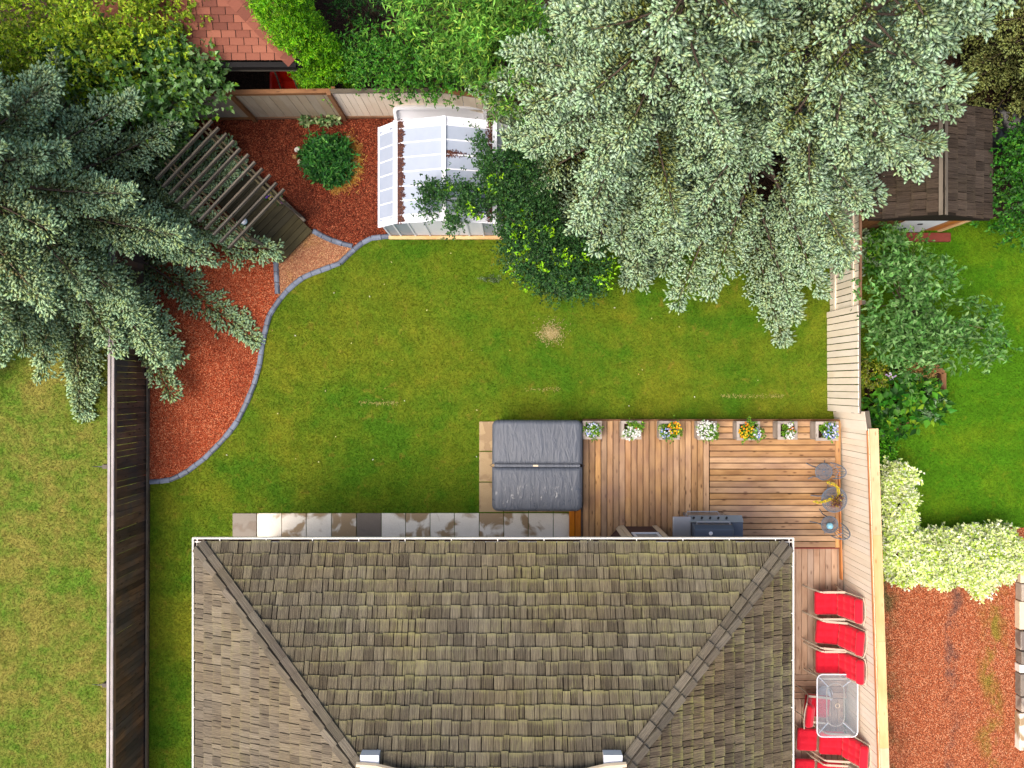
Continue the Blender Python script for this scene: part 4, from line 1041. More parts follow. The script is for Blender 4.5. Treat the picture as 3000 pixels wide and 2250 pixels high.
# ------------------------------------------------------------------ bistro set
def lattice_disc(m, c, r, nr, ns, w=.011, t=.012):
    for i in range(nr + 1):
        rr_ = r * (.16 + .84 * i / nr); k = 28
        m.tube([(c[0] + rr_ * math.cos(6.2832 * j / k), c[1] + rr_ * math.sin(6.2832 * j / k), c[2]) for j in range(k)], (w if i < nr else w * 1.6) * .62, 4, closed=True)
    for j in range(ns):
        a = 6.2832 * j / ns; m.tube([(c[0] + r * .1 * math.cos(a), c[1] + r * .1 * math.sin(a), c[2]), (c[0] + r * math.cos(a), c[1] + r * math.sin(a), c[2])], w * .4, 4)
def bistro_chair(label, p, az):
    T = thing('bistro_chair', label, 'chair', (p.x, p.y, DH), az, 'grey cast iron bistro chairs')
    m = MB(); lattice_disc(m, (0, 0, .45), .195, 6, 24); m.tube([(.195 * math.cos(6.2832 * j / 24), .195 * math.sin(6.2832 * j / 24), .44) for j in range(24)], .014, 6, closed=True)
    m.build('seat', MAT['cast_iron'], T, local=True)
    for a in (R(40), R(140), R(220), R(320)):
        c, s = math.cos(a), math.sin(a)
        MB().tube([(.16 * c, .16 * s, .44), (.19 * c, .19 * s, .3), (.2 * c, .2 * s, .15), (.3 * c, .3 * s, .012)], [.018, .016, .013, .012], 6).build('leg', MAT['cast_iron'], T, local=True)
    m = MB(); arc = [(.18 + .14 * (1 - (y / .19) ** 2) * .3 + .12 * z_, y, .45 + z_ * .42) for y, z_ in [(.19 * math.cos(R(t_)), math.sin(R(t_))) for t_ in range(0, 181, 15)]]
    m.tube(arc, .014, 6)
    for y in (-.12, -.06, 0, .06, .12):
        zt = math.sqrt(max(0, 1 - (y / .19) ** 2)); m.tube([(.19, y * .6, .45), (.24, y * 1.1, .62), (.18 + .042 + .12 * zt, y, .45 + .42 * zt)], .008, 5)
    m.tube([(.2, -.16, .58), (.26, 0, .66), (.2, .16, .58)], .009, 5)
    m.build('backrest', MAT['cast_iron'], T, local=True); return T
bistro_chair('grey lattice bistro chair nearest the planter boxes', W(2414, 1382, .8), R(8))
bistro_chair('grey lattice bistro chair with a blue glass ball on its seat', W(2431, 1537, .8), R(-38))
p = W(2432, 1541, .9)
o = MB().lathe([(.005, 0), (.06, .02), (.085, .075), (.06, .135), (.005, .155)], 14, (p.x, p.y, DH + .46)).build('glass_ball', MAT['blue_glass'], smooth=True)
tag(o, 'pale blue glass ball resting on the lower bistro chair', 'ball')
p = W(2445, 1464, 1.05)
T = thing('bistro_table', 'round grey lattice bistro table between the two bistro chairs', 'table', (p.x, p.y, DH))
m = MB(); lattice_disc(m, (0, 0, .69), .29, 8, 40, .012); m.build('table_top', MAT['cast_iron'], T, local=True)
MB().tube([(.29 * math.cos(6.2832 * j / 32), .29 * math.sin(6.2832 * j / 32), .685) for j in range(32)], .016, 6, closed=True).build('rim', MAT['cast_iron'], T, local=True)
MB().lathe([(.05, .08), (.03, .2), (.045, .35), (.025, .5), (.06, .68)], 10).build('column', MAT['cast_iron'], T, local=True)
for a in (R(60), R(180), R(300)):
    MB().tube([(.03 * math.cos(a), .03 * math.sin(a), .12), (.16 * math.cos(a), .16 * math.sin(a), .13), (.28 * math.cos(a), .28 * math.sin(a), .013)], .014, 6).build('leg', MAT['cast_iron'], T, local=True)
V = thing('trailing_plant', 'potted plant with yellow trailing stems on the bistro table', 'plant', (p.x, p.y, DH + .705))
MB().lathe([(.07, 0), (.1, .12), (.105, .12), (.09, .1)], 14, (p.x, p.y, DH + .705)).build('pot', MAT['stone'], V)
leafy(V, [(p.x, p.y, DH + .87, .09, .09, .05)], 14, 4, 5, .05, .03, [lin(150, 100, 90), lin(120, 90, 60), lin(190, 160, 50), lin(120, 70, 90)], [1, 1, 1, 1], 77, .06, .03, name='foliage')[0]['kind'] = 'stuff'
for k, path in enumerate(([(2450, 1466), (2458, 1450), (2456, 1432), (2446, 1420), (2424, 1412)], [(2446, 1468), (2432, 1462), (2415, 1470), (2398, 1471), (2386, 1470)])):
    q = [W(x, y, DH + .86 - .05 * i) for i, (x, y) in enumerate(path)]; m = MB().tube(q, .008, 5).build('stem', MAT['twig'], V)
    rng = np.random.default_rng(k); P = []
    for i in range(len(q) - 1):
        for u in np.linspace(0, 1, 26): P.append(q[i].lerp(q[i + 1], u))
    P = np.array([tuple(v) for v in P]); nn_ = len(P); d = nrm(rng.normal(0, 1, (nn_, 3)) * [1, 1, .4])
    leaves_mesh('stem_leaves', P, d, np.tile([0, 0, 1.0], (nn_, 1)), np.full(nn_, .045), np.full(nn_, .032), pick(rng, [lin(236, 206, 30), lin(210, 190, 40), lin(170, 180, 50)], [3, 2, 1], nn_), MAT['leaf'], V)['kind'] = 'stuff'

# ------------------------------------------------------------------ red cushion chairs
def patio_chair(label, p, az, foot=False, w=.56):
    T = thing('patio_chair', label, 'chair', (p[0], p[1], LD), az, 'red cushioned patio chairs')
    for s in (-1, 1):
        y = s * (w / 2 + .04)
        m = MB(); pa = [(-.46, y * 1.02, 0.0), (-.42, y, .2), (-.28, y, .6), (-.22, y, .63), (.3, y, .63)]
        for i in range(4): m.bar(pa[i], pa[i + 1], .05 if i > 2 else .032, .028)
        m.build('armrest', MAT['chair_frame'], T, local=True)
        MB().tube([(.36, y, 0.0), (.27, y, .35), (.3, y, .6), (.52, y * .96, 1.08)], .015, 6).build('leg', MAT['chair_frame'], T, local=True)
    m = MB(); m.tube([(-.28, -w / 2 - .03, .36), (-.28, w / 2 + .03, .36)], .014, 6); m.tube([(.25, -w / 2 - .03, .36), (.25, w / 2 + .03, .36)], .014, 6)
    m.tube([(.52, -w / 2 - .035, 1.08), (.555, -w / 4, 1.1), (.555, w / 4, 1.1), (.52, w / 2 + .035, 1.08)], .014, 6); m.build('frame', MAT['chair_frame'], T, local=True)
    cushion('seat_cushion', T, 'red_fabric', -.33, .27, -w / 2, w / 2, .37, .47, 18, 18, (3, 3), .28, .06)
    back = Matrix.Translation((.23, 0, .44)) @ Matrix.Rotation(R(-65), 4, 'Y')
    cushion('back_cushion', T, 'red_fabric', 0, .58, -w / 2, w / 2, 0, .1, 18, 18, (3, 3), .28, .06, back)
    hp = Matrix.Translation((.40, 0, .965)) @ Matrix.Rotation(R(-35), 4, 'Y')
    cushion('head_pillow', T, 'red_fabric', -.02, .16, -w / 2 - .005, w / 2 + .005, .02, .14, 8, 14, (1, 1), 0, .06, hp)
    if foot: cushion('foot_cushion', T, 'red_fabric', -.82, -.34, -w / 2 + .01, w / 2 - .01, .26, .34, 14, 18, (2, 3), .25, .05)
    if foot:
        for s in (-1, 1): MB().tube([(-.3, s * (w / 2 - .03), .3), (-.78, s * (w / 2 - .03), .25), (-.8, s * (w / 2 - .03), 0)], .013, 6).build('foot_leg', MAT['chair_frame'], T, local=True)
    return T
patio_chair('red cushioned patio chair standing first below the pale cedar strip', (7.60, -5.26), 0)
patio_chair('red cushioned patio chair in the middle of the row of three', (7.63, -5.97), R(-5))
patio_chair('red cushioned patio chair next to the top edge of the glass table', (7.63, -6.67), 0)
patio_chair('red cushioned patio chair facing the glass table from the house side', (7.30, -7.73), R(174), w=.52)
patio_chair('red cushioned lounge chair with footrest below the glass table', (7.72, -8.63), R(-3), True)
patio_chair('red cushioned lounge chair cut by the lower edge of the picture', (7.66, -9.37), R(-3), True)
# glass table
zt = LD + .72; A, B = W(2394, 2159, zt), W(2513, 1976, zt); c = (A + B) / 2; hx, hy = (B.x - A.x) / 2, (B.y - A.y) / 2
T = thing('glass_table', 'rectangular frosted glass patio table with an umbrella hole', 'table', (c.x, c.y, LD))
rim = [(c.x + x, c.y + y) for x, y in rrect(-hx, hx, -hy, hy, .13)]
MB().prism(rim, zt - .006, zt).build('table_top', MAT['frosted_glass'], T)
MB().tube([(x, y, zt - .004) for x, y in rim], .016, 6, closed=True).build('rim', MAT['white_paint'], T)
ov_ = [(c.x - .02 + .21 * math.cos(a) * (1 if abs(math.cos(a)) > 0 else 1), c.y + (.3 if math.sin(a) > 0 else -.3) + .21 * math.sin(a)) for a in np.linspace(0, 2 * math.pi, 25)[:-1]]
MB().tube([(x, y, zt - .06) for x, y in ov_], .014, 6, closed=True).build('brace_ring', MAT['chair_frame'], T)
for sx in (-1, 1):
    for sy in (-1, 1):
        MB().tube([(c.x + sx * (hx - .06), c.y + sy * (hy - .08), zt - .03), (c.x - .02 + sx * .17, c.y + sy * .42, zt - .06)], .012, 6).build('support_bar', MAT['white_paint'], T)
        MB().tube([(c.x + sx * (hx - .07), c.y + sy * (hy - .09), zt - .03), (c.x + sx * (hx - .1), c.y + sy * (hy - .14), LD)], .017, 6).build('leg', MAT['chair_frame'], T)
m = MB(); m.tube([(c.x + .05 * math.cos(a), c.y + .05 * math.sin(a), zt + .004) for a in np.linspace(0, 6.283, 17)[:-1]], .008, 5, closed=True); m.build('umbrella_hole_ring', MAT['chair_frame'], T)
UB = thing('umbrella_base', 'round white umbrella base seen through the glass table', 'umbrella base', (c.x, c.y, LD))
MB().lathe([(.17, 0), (.18, .03), (.12, .06), (.05, .09), (.03, .1), (.03, .36)], 24, (c.x, c.y, LD)).build('foot', MAT['white_paint'], UB, smooth=False)
MB().tube([(c.x + .15 * math.cos(a), c.y + .15 * math.sin(a), LD + .075) for a in np.linspace(0, 6.283, 25)[:-1]], .02, 6, closed=True).build('foot_ring', MAT['white_paint'], UB)

# ------------------------------------------------------------------ neighbour's pavilion with red tab roof
PE = 2.6; c0 = W(866, 176, PE); S = 4.4; px0, py0 = c0.x, c0.y
NB = thing('garden_pavilion', 'neighbour pavilion with a red brown tiled hip roof', 'pavilion', (px0 - S / 2, py0 + S / 2, 0))
pp = .42; m = MB(); ap = (px0 - S / 2, py0 + S / 2, PE + S / 2 * pp)
m.add([(px0, py0, PE), (px0 - S, py0, PE), (px0 - S, py0 + S, PE), (px0, py0 + S, PE), ap], [(1, 0, 4), (2, 1, 4), (3, 2, 4), (0, 3, 4), (0, 1, 2, 3)])
NR = m.build('roof', MAT['dark'], NB); NR.data.materials.append(MAT['red_tile'])
for k_ in (1, 2): NR.data.polygons[k_].material_index = 1
sl_ = math.hypot(1, pp); tw, te = .305, .145
def tabs(O, e, s, run, seed):
    O, e, s = Vector(O), Vector(e), Vector(s).normalized(); nn = e.cross(s); nn = nn if nn.z > 0 else -nn
    d = 0; row = 0; rg = random.Random(seed)
    while d < run * sl_ - .1:
        p0_, p1_ = d / sl_, min(d + te, run * sl_) / sl_
        x = -tw * (row % 2) / 2
        while x < 2 * run:
            xa, xb = max(x + .008, p0_), min(x + tw - .008, 2 * run - p0_); xa1, xb1 = max(x + .008, p1_), min(x + tw - .008, 2 * run - p1_)
            if xb - xa > .03 and xb1 > xa1:
                th = .03
                v = [O + e * xa + s * d + nn * th, O + e * xb + s * d + nn * th, O + e * xb1 + s * (d + te) + nn * .006, O + e * xa1 + s * (d + te) + nn * .006, O + e * xa + s * d, O + e * xb + s * d]
                cc_ = v[0].copy()
                D = CAM_H - cc_.z
                if True:
                    me = bpy.data.meshes.new('roof_tile'); me.from_pydata([tuple(q - cc_) for q in v], [], [(0, 1, 2, 3), (4, 5, 1, 0)]); me.materials.append(MAT['red_tile'])
                    o = bpy.data.objects.new('roof_tile', me); link(o, NR, Matrix.Translation(cc_))
            x += tw
        d += te; row += 1
tabs((px0 - S, py0, PE), (1, 0, 0), (0, 1, pp), S / 2, 1); tabs((px0, py0, PE), (0, 1, 0), (-1, 0, pp), S / 2, 2)
for i in range(14):
    for sd_ in (0, 1):
        t0, t1 = i * .16, (i + 1) * .16 + .01
        a = Vector((px0 - t0, py0 + t0, PE + pp * t0 + .035)); b = Vector((px0 - t1, py0 + t1, PE + pp * t1 + .028)); y = Vector((-1, 0, 0)) if sd_ == 0 else Vector((0, 1, 0))
        hd = (b - a).normalized(); nnp = Vector((0, -pp, 1)).normalized() if sd_ == 0 else Vector((pp, 0, 1)).normalized()
        y = nnp.cross(hd); y = y if y.dot(Vector((-1, 0, 0)) if sd_ == 0 else Vector((0, 1, 0))) > 0 else -y
        v = [a, b, b + y * .22, a + y * .22, a - nnp * .02, a + y * .22 - nnp * .02]
        me = bpy.data.meshes.new('hip_tile'); me.from_pydata([tuple(q - a) for q in v], [], [(0, 1, 2, 3), (4, 0, 3, 5)]); me.materials.append(MAT['red_tile'])
        o = bpy.data.objects.new('hip_tile', me); link(o, NR, Matrix.Translation(a))
MB().box(px0 - S, px0, py0 - .14, py0 - .03, PE - .16, PE - .02).build('gutter', MAT['dark'], NB)
MB().box(px0 + .02, px0 + .1, py0 - .1, py0 + S, PE - .16, PE - .02).build('gutter', MAT['dark'], NB)
MB().box(px0 - S + .35, px0 - .35, py0 + 1.5, py0 + S - .35, 0, PE - .17).build('wall', MAT['brown_siding'], NB)
for x in (px0 - .2, px0 - S / 2, px0 - S + .2): board('post', (x, py0 + .1, 0), (x, py0 + .1, PE - .17), .1, .1, MAT['dark_wood'], NB, up=(0, 1, 0))
board('rail', (px0 - S + .2, py0 + .02, 2.1), (px0 - .1, py0 + .02, 2.1), .06, .09, MAT['grey_wood'], NB)
sheet('neighbour_path', ccw(wp([(300, -400), (300, 268), (1000, 262), (1000, -400)])), .004, 'soil')
# red wheelbarrow standing between pavilion and fence
WB = thing('wheelbarrow', 'red wheelbarrow tub with two grey handles behind the back fence', 'wheelbarrow', W(842, 248))
q = W(842, 246, .5); m = MB()
def tubr(z, hx, hy, ox=0): return [(q.x + ox + x, q.y + y, z) for x, y in rrect(-hx, hx, -hy, hy, .1, 4)]
rg = [tubr(.28, .24, .16), tubr(.62, .4, .28, .03), tubr(.64, .41, .29, .03), tubr(.6, .37, .25, .03), tubr(.33, .22, .14)]; k = len(rg[0])
for r_ in rg: m.v += r_
for i in range(4):
    for j in range(k): m.f.append((i*k+j, i*k+(j+1) % k, (i+1)*k+(j+1) % k, (i+1)*k+j))
m.f += [tuple(range(4*k, 5*k)), tuple(range(k-1, -1, -1))]; m.build('tub', MAT['red_paint'], WB)
for s in (-.2, .18): MB().tube([(q.x + s * 1.2 + .1, q.y - .3, .3), (q.x + s, q.y + .1, .66), (q.x + s * 1.1 - .12, q.y + .5, .95)], .022, 7).build('handle', MAT['grey_wood'], WB)
MB().lathe([(.03, -.05), (.17, -.05), (.19, 0), (.17, .05), (.03, .05)], 18).build('wheel', MAT['black_plastic'], WB, local=True)
w_ = WB.children[-1]; w_.matrix_basis = wm(WB).inverted() @ (Matrix.Translation((q.x + .05, q.y - .4, .19)) @ Matrix.Rotation(R(90), 4, 'Y'))
for s in (-.2, .2): MB().tube([(q.x + s, q.y + .2, .4), (q.x + s * 1.1, q.y + .25, 0)], .018, 6).build('leg', MAT['grey_wood'], WB)

# ------------------------------------------------------------------ neighbour's shed on the right
sx0_, sx1_, sy0, sy1 = 7.98, 10.72, 3.66, 6.15; ez, rz_ = 1.78, 2.42; xm_ = (sx0_ + sx1_) / 2 - .06
SH = thing('garden_shed', 'brown shake roofed garden shed with a white gable door', 'shed', (xm_, sy0, 0))
m = MB(); m.add([(sx0_, sy0, ez), (xm_, sy0, rz_), (sx1_, sy0, ez), (sx0_, sy1, ez), (xm_, sy1, rz_), (sx1_, sy1, ez)], [(0, 1, 4, 3), (1, 2, 5, 4), (0, 3, 5, 2), (0, 2, 1), (3, 4, 5)])
SR = m.build('roof', MAT['sheathing'], SH); shs = []
keep = (EXPO, CT); EXPO = .29
for (O, s, hw_) in (((sx0_, sy1, ez), (xm_ - sx0_, 0, rz_ - ez), xm_ - sx0_), ((sx1_, sy1, ez), (xm_ - sx1_, 0, rz_ - ez), sx1_ - xm_)):
    sv = Vector(s).normalized(); L = Vector(s).length
    shake_plane(O, (0, -1, 0), sv, 'shake_shed', lambda p: 0, lambda p: sy1 - sy0, L + .02, shs, 9)
emit_shakes(shs, SR, 120, EXPO * 1.1, 'shake_board')
EXPO, CT = keep
for s in (-1, 1):
    e = Vector((sx1_ if s > 0 else sx0_, 0, ez)) - Vector((xm_, 0, rz_)); e.normalize(); u = Vector((-e.z * s, 0, abs(e.x)))
    a = Vector((xm_, sy0 - .02, rz_)) + e * .042 + u * .05; board('ridge_board', a, a + Vector((0, sy1 - sy0 + .04, 0)), .08, .02, MAT['grey_wood'], SR, up=u)
def gable_h(x): return ez - .06 + (rz_ - ez) * (1 - abs(x - xm_) / (sx1_ - xm_))
x = 8.2; i = 0
while x < 10.6:
    w = .15; hh = gable_h(x + w / 2); board('wall_board', (x + w / 2, 3.81, .08), (x + w / 2, 3.81, hh), w - .008, .03, MAT['cedar' if x > 9.6 else 'brown_wood'], SH, up=(0, -1, 0)); x += w
MB().box(9.14, 10.05, 3.755, 3.79, .1, 1.95).build('door', MAT['white_paint'], SH)
d_ = SH.children[-1]; MB().box(9.52, 9.62, 3.735, 3.753, 1.0, 1.06).build('door_handle', MAT['dark'], d_)
board('corner_trim', (10.57, 3.78, .08), (10.57, 3.78, 1.75), .09, .03, MAT['cap_wood'], SH, up=(0, -1, 0))
MB().box(8.15, 10.6, 3.84, 6.0, 0, 1.75).build('wall', MAT['brown_siding'], SH)
o = MB().box(9.2, 10.85, 3.52, 3.74, 0, .1).build('red_step', MAT['red_stain'], None, bevel=.01); tag(o, 'low red stained step in front of the shed door', 'step')
# black tarp heap behind the shed
T = W(2950, 360, .4); m = MB(); rng = random.Random(4); nx, ny = 14, 12
for j in range(ny + 1):
    for i in range(nx + 1):
        u, v = i / nx * 2 - 1, j / ny * 2 - 1; e = max(0, 1 - u ** 4) * max(0, 1 - v ** 4)
        m.v.append((T.x + u * .75, T.y + v * .6, .02 + e * (.55 + .12 * math.sin(7 * u + 3 * v) + .05 * rng.random())))
for j in range(ny):
    for i in range(nx): k = j * (nx + 1) + i; m.f.append((k, k + 1, k + nx + 2, k + nx + 1))
o = m.build('tarp', MAT['black_plastic'], smooth=True); tag(o, 'black tarpaulin heap behind the shed', 'tarp')

# ------------------------------------------------------------------ raised timber bed on the right lawn
RB = thing('raised_bed', 'weathered timber edged raised bed on the right hand lawn', 'garden bed', W(2680, 1180))
ring = [(2652, 1090), (2660, 1075), (2738, 1072), (2762, 1092), (2762, 1142), (2740, 1160), (2603, 1277), (2600, 1252)]
rp = wp(ring, .2)
for i in range(len(rp) - 1):
    board('timber', Vector((rp[i].x, rp[i].y, .13)), Vector((rp[i + 1].x, rp[i + 1].y, .13)), .13, .26, MAT['brown_wood'], RB)
MB().prism(ccw([(p.x, p.y) for p in wp([(2540, 1080), (2738, 1080), (2755, 1095), (2755, 1140), (2610, 1262), (2540, 1262)], .15)]), 0, .18).build('soil', MAT['soil_dark'], RB)
# stone border that just enters on the right edge
SB = thing('stone_border', 'pale stone block border at the right edge of the gravel', 'border', W(2998, 1900))
for i, (y0, y1, mt) in enumerate(((1640, 1668, 'black_plastic'), (1672, 1708, 'cream_trim'), (1710, 1760, 'stone'), (1763, 1845, 'cream_trim'), (1850, 1905, 'stone'), (1908, 1945, 'paver_dark'), (1948, 1972, 'white_rock'), (1975, 2040, 'paver_dark'), (2043, 2085, 'stone'), (2090, 2200, 'paver'))):
    a, b = W(2988 + (i % 3), y1, .2), W(3060, y0, .2); MB().box(a.x, b.x, a.y, b.y, 0, .2 + (i % 3) * .02).build('border_stone', MAT[mt], SB, bevel=.02)
o = MB(); a, b = W(2944, 1702, .12), W(2984, 1678, .12); o = o.box(a.x, b.x, a.y, b.y, 0, .12).build('timber_sleeper', MAT['dark_wood'], None, bevel=.01); tag(o, 'short dark timber sleeper at the end of the pale hedge', 'timber')

# ------------------------------------------------------------------ plants in the yard
def rocks(px, py, r, label, seed, mat='white_rock'):
    p = W(px, py, .04); rg = np.random.default_rng(seed); m = MB().lathe([(r * .6, -.02), (r, r * .3), (r * .8, r * .75), (r * .3, r * .95)], 8, (p.x, p.y, 0))
    m.v = [(a + rg.normal(0, r * .12), b + rg.normal(0, r * .12), max(0, c + rg.normal(0, r * .06))) for a, b, c in m.v]
    tag(m.build('rock', MAT[mat]), label, 'rock', 'pale rocks around the leafy mound')
rocks(870, 437, .075, 'white rock upper left of the round leafy mound', 1); rocks(877, 473, .065, 'white rock left of the round leafy mound', 2)
rocks(1022, 402, .05, 'small white rock at the upper right of the leafy mound', 3); rocks(1040, 478, .06, 'pale rock in the straw right of the leafy mound', 4)
rocks(862, 458, .06, 'orange tan stone between the two white rocks left of the mound', 5, 'sawdust'); rocks(1012, 412, .05, 'pale rock next to the small white rock by the straw', 6)
p = W(957, 462, .3); PE_ = thing('leafy_mound', 'round dark green leafy perennial mound in red mulch', 'plant', (p.x, p.y, 0))
leafy(PE_, [(p.x, p.y, .14, .54, .5, .42), (p.x + .02, p.y - .1, .1, .46, .46, .3)], 130, 6, 6, .13, .045, [lin(50, 112, 44), lin(72, 140, 54), lin(38, 90, 40), lin(104, 162, 70)], [3, 3, 2, 1], 21, .14, .07, name='foliage', shell=.75)
ST_ = thing('dry_straw', 'dry yellow straw collar to the right of the leafy mound', 'straw', W(1030, 470))
rng = np.random.default_rng(9); n = 1500; a = rng.uniform(-1.5, 1.0, n); r_ = rng.normal(.66, .1, n); q = np.c_[p.x + np.cos(a) * r_, p.y - .02 + np.sin(a) * r_, .03 + rng.random(n) * .06]; a2 = rng.random(n) * 6.28
leaves_mesh('stalks', q, np.c_[np.cos(a2), np.sin(a2), rng.normal(0, .2, n)], np.tile([0, 0, 1.0], (n, 1)), rng.uniform(.06, .16, n), np.full(n, .012), pick(rng, [lin(206, 150, 50), lin(190, 130, 60), lin(220, 180, 90)], [1, 1, 1], n), MAT['leaf'], ST_, 0)['kind'] = 'stuff'
for (x, y, r, n_, lab) in ((905, 350, .16, 14, 'pale edged hosta clump at the foot of the framed fence panel'), (976, 352, .09, 10, 'small pale edged hosta by the fence post'), (948, 352, .08, 9, 'tiny pale edged hosta between the two larger ones')):
    p = W(x, y, .1); T = thing('hosta', lab, 'plant', (p.x, p.y, 0), 0, 'hostas along the back fence')
    leafy(T, [(p.x, p.y, .06, r * .7, r * .6, .14)], n_, 2, 3, .14, .07, [lin(160, 180, 120), lin(96, 136, 76), lin(190, 204, 150)], [1, 2, 1], int(x), .06, .03, name='foliage')
# bare patch, fallen twigs on the lawn
rng = np.random.default_rng(71); n = 900; p = W(1614, 978); r_ = np.abs(rng.normal(0, .2, n)); a = rng.random(n) * 6.28; a2 = rng.random(n) * 6.28
tag(leaves_mesh('dead_grass', np.c_[p.x + np.cos(a) * r_, p.y + np.sin(a) * r_ * .8, .03 + rng.random(n) * .02], np.c_[np.cos(a2), np.sin(a2), rng.normal(0, .2, n)], np.tile([0, 0, 1.0], (n, 1)), rng.uniform(.03, .09, n), np.full(n, .012), pick(rng, [lin(206, 190, 140), lin(180, 160, 104), lin(150, 140, 70)], [2, 2, 1], n), MAT['leaf'], None, .1), 'bare straw coloured spot in the middle of the lawn', 'grass', None, 'stuff')
for (x_a, x_b, y_c, n, sd_) in ((1050, 1165, 1180, 120, 72), (2110, 2295, 1160, 170, 73), (1540, 1640, 1140, 60, 74)):
    rng = np.random.default_rng(sd_); P = np.array([tuple(W(x_, y_c + rng.normal(0, 2.2), .03)) for x_ in rng.uniform(x_a, x_b, n)]); a2 = rng.random(n) * 6.28
    tag(leaves_mesh('dead_grass', P, np.c_[np.cos(a2), np.sin(a2), rng.normal(0, .2, n)], np.tile([0, 0, 1.0], (n, 1)), rng.uniform(.03, .08, n), np.full(n, .01), pick(rng, [lin(190, 180, 110), lin(170, 160, 80)], [1, 1], n), MAT['leaf'], None, .1), {72: 'thin straw line in the grass left of the hot tub', 73: 'long straw line in the grass above the planter boxes', 74: 'faint straw line in the grass above the hot tub'}[sd_], 'grass', None, 'stuff')
T = thing('fallen_twig', 'small grey green fallen twig on the lawn below the greenhouse', 'twig', W(1437, 817))
p = W(1437, 817, .03); leafy(T, [(p.x, p.y, .03, .3, .05, .01)], 16, 3, 4, .06, .025, [lin(130, 150, 110), lin(100, 130, 70)], [1, 1], 61, .06, .02, name='leaves')
MB().tube([(p.x - .3, p.y, .015), (p.x, p.y + .02, .02), (p.x + .3, p.y - .02, .015)], .006, 5).build('stem', MAT['twig'], T)
rng = np.random.default_rng(70); n = 45; q = np.c_[rng.uniform(-8, 7.5, n), rng.uniform(-2.2, 3.6, n), np.full(n, .045)]; a2 = rng.random(n) * 6.28
k_ = inpoly(q[:, :2], [(v[0], v[1]) for v in YARD]); q, a2 = q[k_], a2[k_]; n = len(q)
tag(leaves_mesh('fallen_leaves', q, np.c_[np.cos(a2), np.sin(a2), np.zeros(n)], np.tile([0, 0, 1.0], (n, 1)), rng.uniform(.03, .06, n), rng.uniform(.02, .035, n), pick(rng, [lin(220, 214, 150), lin(200, 170, 90), lin(230, 230, 210)], [2, 1, 1], n), MAT['leaf'], None, .1), 'scattered pale fallen leaves on the lawn', 'leaves', None, 'stuff')

def shrub(name, label, cat, base, blobs, clumps, twigs, per, ll, lw, cols, wts, seed, group=None, stems=6, r0=.03, tree=False, **kw):
    T = thing(name, label, cat, (base[0], base[1], 0), 0, group)
    _, cc = leafy(T, blobs, clumps, twigs, per, ll, lw, cols, wts, seed, **kw)
    rg = np.random.default_rng(seed); ch = cc[rg.choice(len(cc), min(stems, len(cc)), replace=False)]
    if tree:
        top = Vector((base[0], base[1], np.mean([b[2] for b in blobs]) * .55)); MB().tube([(base[0], base[1], 0), (base[0] + .02, base[1], top.z * .5), top], [r0 * 2.4, r0 * 2, r0 * 1.4], 8).build('trunk', MAT['bark'], T, smooth=True)
        limbs(T, top, ch, r0, seed)
    else: limbs(T, (base[0], base[1], 0), ch, r0, seed, 'stem', 'twig')
    return T
def B(px, py, z, rx, ry, rz): p = W(px, py, z); return (p.x, p.y, z, rx, ry, rz)
# top left: yellow green bush and round leaved bush
YG = [lin(164, 190, 34), lin(132, 168, 30), lin(196, 212, 60), lin(104, 140, 30)]
shrub('broadleaf_tree', 'yellow green small leaved tree beside the red tiled roof', 'tree', W(300, 150)[:2], [B(60, 80, 2.6, 1.2, 1.1, 1.0), B(20, 60, 2.2, 1.0, .9, .8), B(-60, 150, 2.2, 1.0, .9, .8), B(80, 190, 2.0, .9, .6, .6), B(200, 110, 2.9, 1.2, 1.0, .9), B(330, 60, 3.0, 1.2, 1.0, 1.0), B(440, 110, 2.8, 1.0, .9, .8), B(520, 60, 2.5, .7, .7, .7), B(300, 200, 2.3, 1.4, .8, .8), B(500, 160, 2.3, .6, .5, .5)], 320, 9, 8, .085, .045, YG, [3, 3, 2, 2], 31, stems=14, tree=True, tl=.3, spread=.17, cvar=.22, nup=1.3)
RG = [lin(124, 166, 92), lin(96, 144, 60), lin(150, 186, 124), lin(74, 118, 40), lin(140, 176, 40)]
shrub('broadleaf_shrub', 'round leaved grey green shrub leaning over the taupe fence', 'shrub', W(470, 360)[:2], [B(280, 190, 2.4, .9, .7, .7), B(420, 240, 2.4, .9, .7, .7), B(540, 200, 2.4, .7, .5, .6), B(590, 240, 2.2, .7, .45, .5), B(470, 310, 2.0, .9, .6, .6), B(400, 370, 1.5, .9, .5, .6), B(520, 290, 2.1, .6, .4, .4)], 190, 7, 7, .12, .085, RG, [3, 3, 2, 2, 1], 32, stems=12, r0=.03, tl=.28, spread=.16, cvar=.2, nup=1.4)
# bright cedar column
p = W(905, 130); TH_ = thing('cedar_column', 'bright lime green upright cedar by the red roof', 'tree', (p.x, p.y, 0))
MB().tube([(p.x, p.y, 0), (p.x, p.y, 2.4)], [.09, .03], 7).build('trunk', MAT['bark'], TH_)
bl = [B(960, 215, 1.0, .62, .55, .9), B(930, 180, 1.7, .6, .5, .7), B(890, 120, 2.4, .56, .48, .7), B(850, 60, 3.0, .52, .45, .7), B(815, 10, 3.6, .45, .4, .7), B(790, -60, 4.2, .35, .3, .7)]
leafy(TH_, bl, 640, 9, 7, .07, .02, [lin(130, 196, 16), lin(104, 176, 14), lin(164, 222, 34), lin(84, 150, 16)], [3, 3, 2, 2], 33, .1, .05, .6, shell=.9, cvar=.2)
